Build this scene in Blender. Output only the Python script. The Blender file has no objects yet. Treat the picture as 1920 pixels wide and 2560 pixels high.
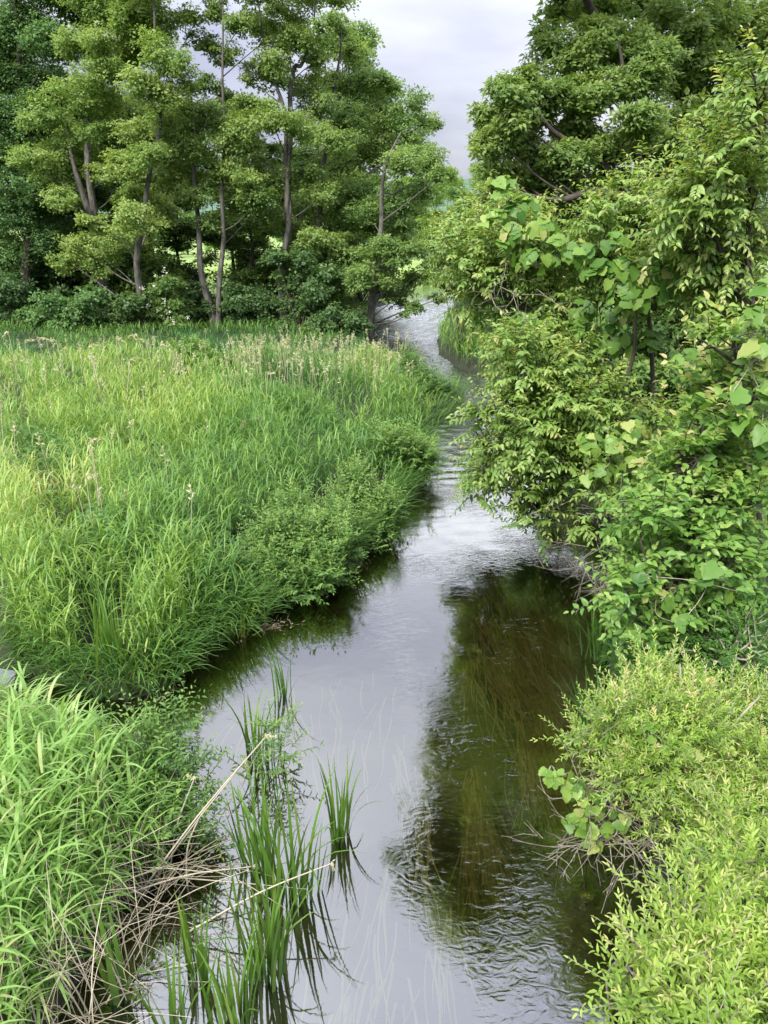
import bpy, math
import numpy as np
from mathutils import Vector

# ------------------------------------------------------------------ camera
CAMH = 4.4; FPX = 1862.0; PITCH = math.radians(20.9)
CP, SP = math.cos(PITCH), math.sin(PITCH)
scene = bpy.context.scene
COL = scene.collection
cam_d = bpy.data.cameras.new('camera'); cam = bpy.data.objects.new('camera', cam_d); COL.objects.link(cam)
cam.location = (0, 0, CAMH); cam.rotation_euler = (math.pi/2 - PITCH, 0, 0)
cam_d.sensor_fit = 'VERTICAL'; cam_d.sensor_height = 36; cam_d.lens = 36*FPX/2560
cam_d.clip_start = 0.05; cam_d.clip_end = 4000
scene.camera = cam

# ------------------------------------------------------------------ sky and sun (overcast day, bright high cloud)
SUN_EL, SUN_AZ = math.radians(44), math.radians(-150)      # azimuth from +Y, clockwise; behind the viewer, to the left
w = bpy.data.worlds.new('World'); scene.world = w; w.use_nodes = True
nt = w.node_tree; nt.nodes.clear()
def N(tree, t, **k):
    n = tree.nodes.new(t)
    for a, v in k.items(): setattr(n, a, v)
    return n
out = N(nt, 'ShaderNodeOutputWorld'); mixs = N(nt, 'ShaderNodeMixShader'); mixs.inputs[0].default_value = 0.93
b1 = N(nt, 'ShaderNodeBackground'); b1.inputs[1].default_value = 0.06
sky = N(nt, 'ShaderNodeTexSky', sky_type='NISHITA'); sky.sun_disc = False; sky.sun_elevation = SUN_EL; sky.sun_rotation = SUN_AZ
nt.links.new(sky.outputs[0], b1.inputs[0])
tc = N(nt, 'ShaderNodeTexCoord'); sep = N(nt, 'ShaderNodeSeparateXYZ'); nt.links.new(tc.outputs['Generated'], sep.inputs[0])
def mth(tree, op, a, b=None, c=None, clamp=False):
    n = N(tree, 'ShaderNodeMath', operation=op); n.use_clamp = clamp
    for i, v in enumerate((a, b, c)):
        if v is None: continue
        if isinstance(v, (int, float)): n.inputs[i].default_value = v
        else: tree.links.new(v, n.inputs[i])
    return n.outputs[0]
zc = mth(nt, 'MAXIMUM', sep.outputs[2], 0.0)
den = mth(nt, 'ADD', zc, 0.35)
cx = mth(nt, 'DIVIDE', sep.outputs[0], den); cy = mth(nt, 'DIVIDE', sep.outputs[1], den)
comb = N(nt, 'ShaderNodeCombineXYZ'); nt.links.new(cx, comb.inputs[0]); nt.links.new(cy, comb.inputs[1])
nz = N(nt, 'ShaderNodeTexNoise'); nz.inputs['Scale'].default_value = 1.5; nz.inputs['Detail'].default_value = 5; nz.inputs['Roughness'].default_value = 0.48
mp0 = N(nt, 'ShaderNodeMapping'); mp0.inputs['Location'].default_value = (3.3, 1.6, 0); mp0.inputs['Scale'].default_value = (1.0, 1.5, 1)
nt.links.new(comb.outputs[0], mp0.inputs[0]); nt.links.new(mp0.outputs[0], nz.inputs['Vector'])
cr = N(nt, 'ShaderNodeValToRGB'); e = cr.color_ramp.elements
e[0].position = 0.33; e[0].color = (0.42, 0.445, 0.585, 1); e[1].position = 0.68; e[1].color = (0.84, 0.86, 0.93, 1)
nt.links.new(nz.outputs['Fac'], cr.inputs[0])
b2 = N(nt, 'ShaderNodeBackground'); nt.links.new(cr.outputs[0], b2.inputs[0])
grad = mth(nt, 'MULTIPLY_ADD', zc, 1.6, 0.33)               # an overcast sky is brighter towards the zenith
gb = mth(nt, 'DIVIDE', mth(nt, 'SUBTRACT', zc, .36), .08)
band = mth(nt, 'POWER', 2.718, mth(nt, 'MULTIPLY', mth(nt, 'MULTIPLY', gb, gb), -1))   # a thinner, brighter belt of cloud
nt.links.new(mth(nt, 'MULTIPLY_ADD', band, .45, grad), b2.inputs[1])
nt.links.new(b1.outputs[0], mixs.inputs[1]); nt.links.new(b2.outputs[0], mixs.inputs[2]); nt.links.new(mixs.outputs[0], out.inputs[0])
sl = bpy.data.lights.new('sun', 'SUN'); sl.energy = 2.7; sl.angle = math.radians(12); sl.color = (1.0, 0.95, 0.86)
so = bpy.data.objects.new('sun', sl); COL.objects.link(so)
sd = Vector((math.sin(SUN_AZ)*math.cos(SUN_EL), math.cos(SUN_AZ)*math.cos(SUN_EL), math.sin(SUN_EL)))
so.rotation_euler = sd.to_track_quat('Z', 'Y').to_euler(); so.location = (0, 0, 60)
vs = scene.view_settings; vs.view_transform = 'Standard'; vs.look = 'None'; vs.exposure = 1.15; vs.gamma = 1; vs.use_curve_mapping = False
try:
    cy_ = scene.cycles
    cy_.max_bounces = 7; cy_.diffuse_bounces = 3; cy_.glossy_bounces = 3; cy_.transmission_bounces = 4; cy_.transparent_max_bounces = 8
    cy_.caustics_reflective = False; cy_.caustics_refractive = False; cy_.sample_clamp_indirect = 6
except Exception: pass

# ------------------------------------------------------------------ helpers
def ray(px, py):
    x = (px-960)/FPX; y = (1280-py)/FPX
    return x, CP + y*SP, -SP + y*CP
def at(px, py, Y):                          # the point at distance Y ahead that the photo shows at px, py
    x, yy, z = ray(px, py); return np.array([x/yy*Y, Y, CAMH + z/yy*Y])
def gnd(px, py, z=0.0):                     # the point on level z
    x, yy, zz = ray(px, py); t = (z-CAMH)/zz; return np.array([x*t, yy*t, z])
def msize(r, py, Y): return r*Y/(ray(960, py)[1]*FPX)
def nrm(a): return a/np.maximum(np.linalg.norm(a, axis=-1, keepdims=True), 1e-9)

class MB:
    def __init__(s): s.V = []; s.L = []; s.S = []; s.T = []; s.n = 0
    def add(s, V, loops, sizes, tint):
        s.V.append(np.asarray(V, np.float32)); s.L.append(np.asarray(loops, np.int32)+s.n); s.S.append(np.asarray(sizes, np.int32))
        s.T.append(np.broadcast_to(np.asarray(tint, np.float32), (len(V),))); s.n += len(V)
    def build(s, name, mat, parent=None, smooth=False, off=None):
        me = bpy.data.meshes.new(name)
        V = np.concatenate(s.V); L = np.concatenate(s.L); S = np.concatenate(s.S); T = np.concatenate(s.T)
        if parent is not None: V = V - np.array(parent.location, np.float32)
        if off is not None: V = V - np.asarray(off, np.float32)
        me.vertices.add(len(V)); me.vertices.foreach_set('co', V.ravel().astype(np.float32))
        me.loops.add(len(L)); me.loops.foreach_set('vertex_index', L)
        me.polygons.add(len(S)); me.polygons.foreach_set('loop_start', (np.cumsum(S)-S).astype(np.int32))
        try: me.polygons.foreach_set('loop_total', S)
        except Exception: pass
        if smooth: me.polygons.foreach_set('use_smooth', np.ones(len(S), bool))
        a = me.attributes.new('tint', 'FLOAT', 'POINT'); a.data.foreach_set('value', T.astype(np.float32))
        me.update(calc_edges=True); me.materials.append(mat)
        o = bpy.data.objects.new(name, me); COL.objects.link(o)
        if parent is not None: o.parent = parent
        if off is not None: o.location = off
        return o

def tag(o, label=None, cat=None, group=None, kind=None):
    if label: o['label'] = label
    if cat: o['category'] = cat
    if group: o['group'] = group
    if kind: o['kind'] = kind
    return o
def thing(name, label, cat, loc, group=None):
    o = bpy.data.objects.new(name, None); COL.objects.link(o); o.location = [float(v) for v in loc]; o.empty_display_size = .2
    return tag(o, label, cat, group)
def copy_tree(o, parent=None):
    c = o.copy(); COL.objects.link(c); c.parent = parent
    for ch in list(o.children): copy_tree(ch, c)
    return c

# leaf outlines: x along the leaf, y across, z out of its face
T_RHOMB = (np.array([(0, 0, 0), (.45, .5, .07), (1, 0, -.08), (.5, -.5, .07)]), [0, 3, 2, 1], [4])
T_LEAF = (np.array([(0, 0, 0), (.28, .5, .06), (.66, .36, .03), (1, 0, -.16), (.66, -.36, .03), (.28, -.5, .06), (.36, 0, .0), (.72, 0, -.05)]),
          [0, 6, 1, 6, 7, 2, 1, 7, 3, 2, 0, 5, 6, 6, 5, 4, 7, 7, 4, 3], [3, 4, 3, 3, 4, 3])
_sp = [(0, 0, 0), (.35, 0, -.02), (.68, 0, -.05), (1.0, 0, -.16)]
_sd = [(-.10, .22, .05), (.02, .46, .03), (.22, .50, .11), (.36, .42, .03), (.50, .47, .07), (.68, .27, .01), (.80, .24, .0)]
_v = np.array(_sp + _sd + [(x, -y, z+.02) for x, y, z in _sd])
def _half(o, fl):
    f = [[0, 1, o+2, o+1], [0, o+1, o], [1, o+3, o+2], [1, 2, o+4, o+3], [2, o+5, o+4], [2, o+6, o+5], [2, 3, o+6]]
    return [q_[::-1] for q_ in f] if fl else f
_f = _half(4, False) + _half(11, True)
T_BROAD = (_v, sum(_f, []), [len(q_) for q_ in _f])

def leaves(mb, P, D, Nn, L, W, tm, tint):
    t, lo, si = tm; n = len(P)
    if n == 0: return
    D = nrm(D); S = nrm(np.cross(Nn, D)); Nn = np.cross(D, S)
    L = np.broadcast_to(L, (n,))[:, None, None]; W = np.broadcast_to(W, (n,))[:, None, None]
    V = P[:, None] + D[:, None]*t[None, :, 0, None]*L + S[:, None]*t[None, :, 1, None]*W + Nn[:, None]*t[None, :, 2, None]*L
    k = len(t); lo = np.array(lo)
    loops = (lo[None] + (np.arange(n)*k)[:, None]).ravel()
    mb.add(V.reshape(-1, 3), loops, np.tile(si, n), np.repeat(np.broadcast_to(tint, (n,)), k))

def blades(mb, P, az, L, W, a0, bend, K, tint, pw=1.4, fold=0.0):
    """arching ribbons: az heading, a0 starting angle from vertical, bend added by the tip"""
    n = len(P)
    if n == 0: return
    L, W, a0, bend, tint = [np.broadcast_to(v, (n,)).astype(float) for v in (L, W, a0, bend, tint)]
    h = np.stack([np.cos(az), np.sin(az), np.zeros(n)], 1); sd_ = np.stack([-np.sin(az), np.cos(az), np.zeros(n)], 1)
    pts = [P]; cur = P.copy()
    for i in range(K):
        a = a0 + bend*((i+.5)/K)**pw
        cur = cur + (h*np.sin(a)[:, None] + np.array([0, 0, 1.])*np.cos(a)[:, None])*(L/K)[:, None]
        pts.append(cur)
    tt = np.linspace(0, 1, K+1); wd = np.minimum(1, .55+tt*1.6)*(1-tt**2.2)*.5+.015
    A = np.stack(pts, 1); w_ = W[:, None, None]*wd[None, :, None]
    V = np.stack([A - sd_[:, None]*w_, A + sd_[:, None]*w_], 2).reshape(n, -1, 3)
    base = np.arange(K)*2
    q = np.stack([base, base+1, base+3, base+2], 1).ravel()
    loops = (q[None] + (np.arange(n)*(2*K+2))[:, None]).ravel()
    mb.add(V.reshape(-1, 3), loops, np.full(n*K, 4), np.repeat(tint, 2*K+2))

def tube(mb, pts, rad, n=7, tint=.5):
    pts = np.asarray(pts, float); m = len(pts); rad = np.broadcast_to(rad, (m,))
    d = nrm(np.gradient(pts, axis=0)); ref = np.array([0, 1., 0]) if abs(d[0, 1]) < .8 else np.array([1., 0, 0])
    u = nrm(np.cross(d, ref)); v = np.cross(d, u)
    a = np.arange(n)*2*np.pi/n
    V = pts[:, None] + (u[:, None]*np.cos(a)[None, :, None] + v[:, None]*np.sin(a)[None, :, None])*rad[:, None, None]
    i = np.arange(m-1)[:, None]*n; j = np.arange(n)[None]; j2 = (j+1) % n
    q = np.stack([i+j, i+j2, i+n+j2, i+n+j], 2).reshape(-1)
    mb.add(V.reshape(-1, 3), q, np.full((m-1)*n, 4), tint)
def spline(P, k=6):
    P = np.asarray(P, float)
    if len(P) < 3: return P[0] + (P[-1]-P[0])*np.linspace(0, 1, k+1)[:, None]
    Q = np.vstack([2*P[0]-P[1], P, 2*P[-1]-P[-2]]); o = []
    for i in range(1, len(Q)-2):
        for t in np.linspace(0, 1, k, endpoint=False):
            a, b, c, d = Q[i-1], Q[i], Q[i+1], Q[i+2]
            o.append(.5*(2*b + (c-a)*t + (2*a-5*b+4*c-d)*t*t + (3*b-a-3*c+d)*t**3))
    o.append(P[-1]); return np.array(o)

# ------------------------------------------------------------------ materials
def newmat(name):
    m = bpy.data.materials.new(name); m.use_nodes = True; t = m.node_tree; t.nodes.clear()
    o = N(t, 'ShaderNodeOutputMaterial'); return m, t, o
def lin(c): return tuple(c)+(1,)
def leafmat(name, stops, trans=.4, rough=.5, spec=.35, tfac=1.25):
    m, t, o = newmat(name)
    at_ = N(t, 'ShaderNodeAttribute', attribute_name='tint'); cr = N(t, 'ShaderNodeValToRGB')
    el = cr.color_ramp.elements
    while len(el) < len(stops): el.new(.5)
    for i, (p, c) in enumerate(stops): el[i].position = p; el[i].color = lin(c)
    t.links.new(at_.outputs['Fac'], cr.inputs[0])
    p = N(t, 'ShaderNodeBsdfPrincipled'); p.inputs['Roughness'].default_value = rough; p.inputs['Specular IOR Level'].default_value = spec
    t.links.new(cr.outputs[0], p.inputs['Base Color'])
    tr = N(t, 'ShaderNodeBsdfTranslucent'); vm = N(t, 'ShaderNodeVectorMath', operation='MULTIPLY'); vm.inputs[1].default_value = (tfac*1.05, tfac, tfac*.5)
    t.links.new(cr.outputs[0], vm.inputs[0]); t.links.new(vm.outputs[0], tr.inputs[0])
    mx = N(t, 'ShaderNodeMixShader'); mx.inputs[0].default_value = trans
    t.links.new(p.outputs[0], mx.inputs[1]); t.links.new(tr.outputs[0], mx.inputs[2]); t.links.new(mx.outputs[0], o.inputs[0])
    return m
def barkmat(name, c1, c2, scale=9):
    m, t, o = newmat(name)
    tc = N(t, 'ShaderNodeTexCoord'); mp = N(t, 'ShaderNodeMapping'); mp.inputs['Scale'].default_value = (1, 1, .3)
    t.links.new(tc.outputs['Object'], mp.inputs[0])
    nz = N(t, 'ShaderNodeTexNoise'); nz.inputs['Scale'].default_value = scale; nz.inputs['Detail'].default_value = 6
    t.links.new(mp.outputs[0], nz.inputs['Vector'])
    cr = N(t, 'ShaderNodeValToRGB'); cr.color_ramp.elements[0].position = .35; cr.color_ramp.elements[1].position = .65
    cr.color_ramp.elements[0].color = lin(c1); cr.color_ramp.elements[1].color = lin(c2); t.links.new(nz.outputs['Fac'], cr.inputs[0])
    p = N(t, 'ShaderNodeBsdfPrincipled'); p.inputs['Roughness'].default_value = .85; t.links.new(cr.outputs[0], p.inputs['Base Color'])
    bp = N(t, 'ShaderNodeBump'); bp.inputs['Strength'].default_value = .6; bp.inputs['Distance'].default_value = .03
    t.links.new(nz.outputs['Fac'], bp.inputs['Height']); t.links.new(bp.outputs[0], p.inputs['Normal']); t.links.new(p.outputs[0], o.inputs[0])
    return m
G = 1.0
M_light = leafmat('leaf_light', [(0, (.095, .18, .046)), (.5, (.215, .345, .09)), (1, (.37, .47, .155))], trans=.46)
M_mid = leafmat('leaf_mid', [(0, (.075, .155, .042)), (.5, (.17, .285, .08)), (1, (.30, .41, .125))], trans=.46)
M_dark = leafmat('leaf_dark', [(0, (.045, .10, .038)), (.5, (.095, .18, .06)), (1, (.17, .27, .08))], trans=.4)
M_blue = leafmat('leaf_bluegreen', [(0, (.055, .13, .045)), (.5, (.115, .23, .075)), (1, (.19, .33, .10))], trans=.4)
M_sap = leafmat('leaf_sapling', [(0, (.08, .17, .035)), (.5, (.19, .32, .065)), (.9, (.33, .44, .11)), (1, (.45, .42, .16))], rough=.38, spec=.5)
M_vine = leafmat('leaf_vine', [(0, (.06, .16, .03)), (.5, (.15, .29, .05)), (.85, (.29, .42, .09)), (1, (.5, .48, .2))], rough=.45, spec=.4)
M_shrub = leafmat('leaf_shrub', [(0, (.07, .18, .035)), (.5, (.17, .33, .065)), (1, (.32, .45, .11))], rough=.42, spec=.45)
M_will = leafmat('leaf_willow', [(0, (.11, .22, .035)), (.5, (.24, .38, .06)), (.9, (.40, .52, .12)), (1, (.6, .47, .24))], rough=.42, spec=.4)
M_forb = leafmat('leaf_forb', [(0, (.045, .13, .035)), (.5, (.12, .235, .055)), (1, (.25, .38, .09))], rough=.5)
M_grass = leafmat('grass_blade', [(0, (.06, .17, .05)), (.35, (.13, .27, .065)), (.7, (.26, .41, .085)), (.93, (.40, .50, .14)), (1, (.55, .47, .26))], trans=.42, rough=.45)
M_reed = leafmat('reed_leaf', [(0, (.09, .21, .05)), (.5, (.2, .38, .085)), (.93, (.30, .47, .13)), (1, (.52, .45, .25))], trans=.42, rough=.42, spec=.45)
M_iris = leafmat('iris_leaf', [(0, (.06, .14, .025)), (.6, (.12, .24, .035)), (1, (.32, .40, .08))], trans=.3, rough=.45, spec=.25)
M_straw = leafmat('straw', [(0, (.16, .13, .08)), (.5, (.38, .33, .24)), (1, (.62, .57, .46))], trans=.15, rough=.6, spec=.2)
M_plume = leafmat('plume', [(0, (.38, .38, .2)), (1, (.66, .66, .46))], trans=.3, rough=.8, spec=.1)
M_weed = leafmat('water_weed', [(0, (.13, .12, .035)), (.5, (.29, .255, .075)), (1, (.48, .41, .15))], trans=.2, rough=.6)
M_pale = leafmat('pale_weed', [(0, (.36, .40, .14)), (1, (.62, .60, .28))], trans=.2, rough=.6)
M_white = leafmat('white_flower', [(0, (.6, .62, .5)), (1, (.85, .85, .78))], trans=.2)
M_bark = barkmat('bark_grey', (.055, .05, .043), (.155, .145, .125)); M_barkd = barkmat('bark_dark', (.035, .028, .022), (.085, .07, .055))
M_twig = barkmat('twig_pale', (.2, .17, .13), (.4, .36, .3), 20)

rng = np.random.default_rng(7)
def R(a, b, n=None): return rng.uniform(a, b, n)
def unit(n): return nrm(rng.normal(size=(n, 3)))

# ------------------------------------------------------------------ the stream outline
L_px = [(60, 2700), (140, 2560), (230, 2400), (300, 2280), (370, 2200), (440, 2130), (420, 2060), (330, 2010), (200, 1930), (0, 1850), (-400, 1800),
        (-400, 1640), (0, 1665), (150, 1705), (290, 1755), (400, 1735), (470, 1655), (560, 1600), (655, 1560), (640, 1515), (790, 1495), (900, 1415), (955, 1340),
        (1000, 1260), (1030, 1220), (1070, 1185), (1070, 1100), (1100, 1050), (1160, 1003), (1150, 985), (1080, 960), (985, 925), (935, 885), (912, 845), (918, 800), (945, 768), (990, 757)]
R_px = [(1150, 757), (1118, 785), (1092, 850), (1097, 888), (1150, 922), (1220, 945), (1300, 965), (1345, 1050), (1370, 1150), (1430, 1250), (1520, 1350), (1545, 1500), (1510, 1620),
        (1530, 1750), (1570, 1900), (1610, 2050), (1660, 2250), (1720, 2560), (1750, 2700)]
lw = [gnd(*p)[:2] for p in L_px]; rw = [gnd(*p)[:2] for p in R_px]
poly = np.array([[lw[0][0]-.3, -8]] + lw + [[6, 62], [30, 70], [60, 71], [60, 78], [20, 76], [9, 66]] + rw + [[rw[-1][0]+.3, -8]])
def sdf(P):                                  # > 0 on land, metres from the waterline
    P = np.asarray(P, float); A = poly; B = np.roll(poly, -1, 0)
    d = np.full(len(P), 1e9); ins = np.zeros(len(P), bool)
    for a, b in zip(A, B):
        ab = b-a; t = np.clip(((P-a)@ab)/(ab@ab+1e-12), 0, 1)
        d = np.minimum(d, np.linalg.norm(P-(a+t[:, None]*ab), axis=1))
        c = (a[1] > P[:, 1]) != (b[1] > P[:, 1])
        xx = (b[0]-a[0])*(P[:, 1]-a[1])/(b[1]-a[1]+1e-12)+a[0]
        ins ^= c & (P[:, 0] < xx)
    return np.where(ins, -d, d)
_t = np.random.default_rng(3).uniform(0, 2*np.pi, (6, 3))
def wav(x, y, f):
    s = 0
    for i in range(6):
        a = _t[i, 0]; s = s + np.sin((x*np.cos(a)+y*np.sin(a))*f*(1+.35*i)+_t[i, 1])/(1+.25*i)
    return s/3.
def gz(P):
    P = np.asarray(P, float); d = sdf(P)
    z = np.where(d > 0, .01+.27*(1-np.exp(-d*4)), -.5*(1-np.exp(d*4.5)))
    z = z + np.where(d > 0, .05*wav(P[:, 0], P[:, 1], .9)*np.minimum(1, d), .05*wav(P[:, 0], P[:, 1], 1.3)*np.minimum(1, -d))
    r = np.hypot(P[:, 0], P[:, 1])
    return z + np.clip((r-110)/900, 0, 1)*6

# ground: one sheet to the horizon
def axis(lo, hi, fine0, fine1, st, grow=1.13):
    a = list(np.arange(fine0, fine1, st)); s = st; x = a[-1]
    while x < hi: s *= grow; x += s; a.append(x)
    s = st; x = a[0]; b = []
    while x > lo: s *= grow; x -= s; b.append(x)
    return np.array(b[::-1]+a)
gx = axis(-2600, 2600, -9, 8, .16); gy = axis(-400, 2600, 1.5, 34, .16, 1.09)
X, Y = np.meshgrid(gx, gy); P2 = np.stack([X.ravel(), Y.ravel()], 1)
Z = gz(P2); nx, ny = len(gx), len(gy)
ii = (np.arange(ny-1)[:, None]*nx + np.arange(nx-1)[None])
q = np.stack([ii, ii+1, ii+nx+1, ii+nx], 2).reshape(-1)
mb = MB(); mb.add(np.column_stack([P2, Z]), q, np.full((nx-1)*(ny-1), 4), .5)
m, t, o = newmat('ground')
geo = N(t, 'ShaderNodeNewGeometry'); sp_ = N(t, 'ShaderNodeSeparateXYZ'); t.links.new(geo.outputs['Position'], sp_.inputs[0])
nz1 = N(t, 'ShaderNodeTexNoise'); nz1.inputs['Scale'].default_value = 3; nz1.inputs['Detail'].default_value = 8; t.links.new(geo.outputs['Position'], nz1.inputs['Vector'])
def ramp(t, fac, stops):
    cr = N(t, 'ShaderNodeValToRGB'); el = cr.color_ramp.elements
    while len(el) < len(stops): el.new(.5)
    for i, (p, c) in enumerate(stops): el[i].position = p; el[i].color = lin(c)
    t.links.new(fac, cr.inputs[0]); return cr.outputs[0]
def mixc(t, fac, a, b):
    n = N(t, 'ShaderNodeMix', data_type='RGBA'); t.links.new(fac, n.inputs[0]); t.links.new(a, n.inputs[6]); t.links.new(b, n.inputs[7]); return n.outputs[2]
soil = ramp(t, nz1.outputs['Fac'], [(.3, (.010, .012, .006)), (.6, (.025, .03, .011)), (.8, (.04, .035, .02))])
bed = ramp(t, nz1.outputs['Fac'], [(.3, (.045, .034, .015)), (.55, (.10, .074, .033)), (.75, (.17, .13, .065))])
fld = ramp(t, nz1.outputs['Fac'], [(.3, (.18, .28, .07)), (.7, (.28, .38, .1))])
isbed = mth(t, 'LESS_THAN', sp_.outputs[2], -0.01)
far = mth(t, 'GREATER_THAN', sp_.outputs[1], 47.0)
c = mixc(t, far, soil, fld); c = mixc(t, isbed, c, bed)
p = N(t, 'ShaderNodeBsdfPrincipled'); p.inputs['Roughness'].default_value = .9; t.links.new(c, p.inputs['Base Color'])
bp = N(t, 'ShaderNodeBump'); bp.inputs['Distance'].default_value = .05; t.links.new(nz1.outputs['Fac'], bp.inputs['Height']); t.links.new(bp.outputs[0], p.inputs['Normal'])
t.links.new(p.outputs[0], o.inputs[0])
tag(mb.build('ground', m, smooth=True), kind='structure')

# water
m, t, o = newmat('water')
geo = N(t, 'ShaderNodeNewGeometry')
def wnoise(scale, loc, sc, det=3, rough=.5, dist=0):
    mp = N(t, 'ShaderNodeMapping'); mp.inputs['Location'].default_value = loc; mp.inputs['Scale'].default_value = sc; mp.inputs['Rotation'].default_value = (0, 0, -.25)
    t.links.new(geo.outputs['Position'], mp.inputs[0]); n = N(t, 'ShaderNodeTexNoise'); n.inputs['Scale'].default_value = scale; n.inputs['Detail'].default_value = det
    n.inputs['Roughness'].default_value = rough; n.inputs['Distortion'].default_value = dist; t.links.new(mp.outputs[0], n.inputs['Vector']); return n.outputs['Fac']
rip = wnoise(11, (0, 0, 0), (.7, 1.15, 1), 3, .5, 1.6); big = wnoise(2.2, (4, 1, 0), (1, 1, 1), 2)
msk = wnoise(.9, (1.2, 5, 0), (1, .6, 1), 2)
mr = N(t, 'ShaderNodeMapRange'); mr.inputs[1].default_value = .46; mr.inputs[2].default_value = .66; mr.inputs[3].default_value = .10; mr.inputs[4].default_value = 1.0
t.links.new(msk, mr.inputs[0])
spw = N(t, 'ShaderNodeSeparateXYZ'); t.links.new(geo.outputs['Position'], spw.inputs[0])
rgt = N(t, 'ShaderNodeMapRange'); rgt.inputs[1].default_value = -.6; rgt.inputs[2].default_value = .6; rgt.inputs[3].default_value = .12; rgt.inputs[4].default_value = 1.0
t.links.new(spw.outputs[0], rgt.inputs[0])
farr = N(t, 'ShaderNodeMapRange'); farr.inputs[1].default_value = 11; farr.inputs[2].default_value = 24; farr.inputs[3].default_value = 0; farr.inputs[4].default_value = 2
t.links.new(spw.outputs[1], farr.inputs[0])
amp = mth(t, 'ADD', mth(t, 'MULTIPLY', mr.outputs[0], rgt.outputs[0]), farr.outputs[0])
swl = wnoise(3.2, (2, 7, 0), (.8, 1.5, 1), 2)
hgt = mth(t, 'ADD', mth(t, 'ADD', mth(t, 'MULTIPLY', rip, amp), mth(t, 'MULTIPLY', big, .35)), mth(t, 'MULTIPLY', mth(t, 'MULTIPLY', swl, farr.outputs[0]), 1.2))
bp = N(t, 'ShaderNodeBump'); bp.inputs['Strength'].default_value = 1; bp.inputs['Distance'].default_value = .0065; t.links.new(hgt, bp.inputs['Height'])
gl = N(t, 'ShaderNodeBsdfGlossy'); gl.inputs['Roughness'].default_value = .03; gl.inputs['Color'].default_value = (.85, .865, .84, 1); t.links.new(bp.outputs[0], gl.inputs['Normal'])
rf = N(t, 'ShaderNodeMapRange'); rf.inputs[1].default_value = 8.5; rf.inputs[2].default_value = 24; rf.inputs[3].default_value = .035; rf.inputs[4].default_value = .12
t.links.new(spw.outputs[1], rf.inputs[0]); t.links.new(rf.outputs[0], gl.inputs['Roughness'])
tr = N(t, 'ShaderNodeBsdfTransparent'); tr.inputs[0].default_value = (.68, .62, .48, 1)
fr = N(t, 'ShaderNodeFresnel'); fr.inputs[0].default_value = 1.6; t.links.new(bp.outputs[0], fr.inputs['Normal'])
fac = mth(t, 'MULTIPLY_ADD', fr.outputs[0], 1.5, .2, clamp=True)
mx = N(t, 'ShaderNodeMixShader'); t.links.new(fac, mx.inputs[0]); t.links.new(tr.outputs[0], mx.inputs[1]); t.links.new(gl.outputs[0], mx.inputs[2]); t.links.new(mx.outputs[0], o.inputs[0])
wx = axis(-60, 80, -3, 9, .1, 1.3); wy = axis(-8, 95, 8, 50, .075, 1.3); WX, WY = np.meshgrid(wx, wy); wv_ = 0
_w = np.random.default_rng(11)
for i in range(14):
    a_ = math.pi/2+_w.normal(0, .55); k_ = 2*math.pi/_w.uniform(.18, .6); wv_ = wv_ + np.sin((WX*math.cos(a_)+WY*math.sin(a_))*k_+_w.uniform(0, 6.28))/k_
WZ = wv_*.1*np.clip((WY-9.5)/16, 0, 1.4)*np.clip((51-WY)/3, 0, 1)*np.clip((WX+3.2)/.5, 0, 1)*np.clip((9.2-WX)/.5, 0, 1)*(.65+.35*wav(WX, WY, .8))
nx, ny = len(wx), len(wy); ii = (np.arange(ny-1)[:, None]*nx + np.arange(nx-1)[None]); q = np.stack([ii, ii+1, ii+nx+1, ii+nx], 2).reshape(-1)
mb = MB(); mb.add(np.stack([WX.ravel(), WY.ravel(), WZ.ravel()], 1), q, np.full((nx-1)*(ny-1), 4), .5)
tag(mb.build('water', m, smooth=True), kind='structure')

# ------------------------------------------------------------------ trees
def lob(px, Y0, rscale=1.0, jit=1.2, back=0):
    out = []
    for L in px:
        x, y, r = L[:3]; Yd = Y0 + (L[3] if len(L) > 3 else R(-jit, jit))
        out.append((at(x, y, Yd), msize(r, y, Yd)*rscale))
        for b in range(back):
            Y2 = Yd + out[-1][1]*1.3*(b+1) + R(0, .3); c2 = out[0+len(out)-1][0] + np.array([R(-.3, .3)*out[-1][1], Y2-Yd, -R(.1, .5)*out[-1][1]])
            out.append((c2, out[-1][1]*1.0))
    return out
def lobz(px, zt, zb, back=1, jit=.12, zj=.0):      # lobes whose height falls from zt (highest in the photo) to zb (lowest)
    ys = [p_[1] for p_ in px]; y0, y1 = min(ys), max(ys); out = []
    for x, y, r in [p_[:3] for p_ in px]:
        z = zt + (zb-zt)*(y-y0)/max(1, y1-y0) + R(-zj, zj); g = gnd(x, y, z); rr = msize(r, y, g[1]); g[1] += R(-jit, jit); out.append((g, rr))
        for b in range(back): out.append((g+np.array([R(-.3, .3)*rr, rr*1.2+R(0, .15), -R(.3, .9)*rr]), rr))
    return out
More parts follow.
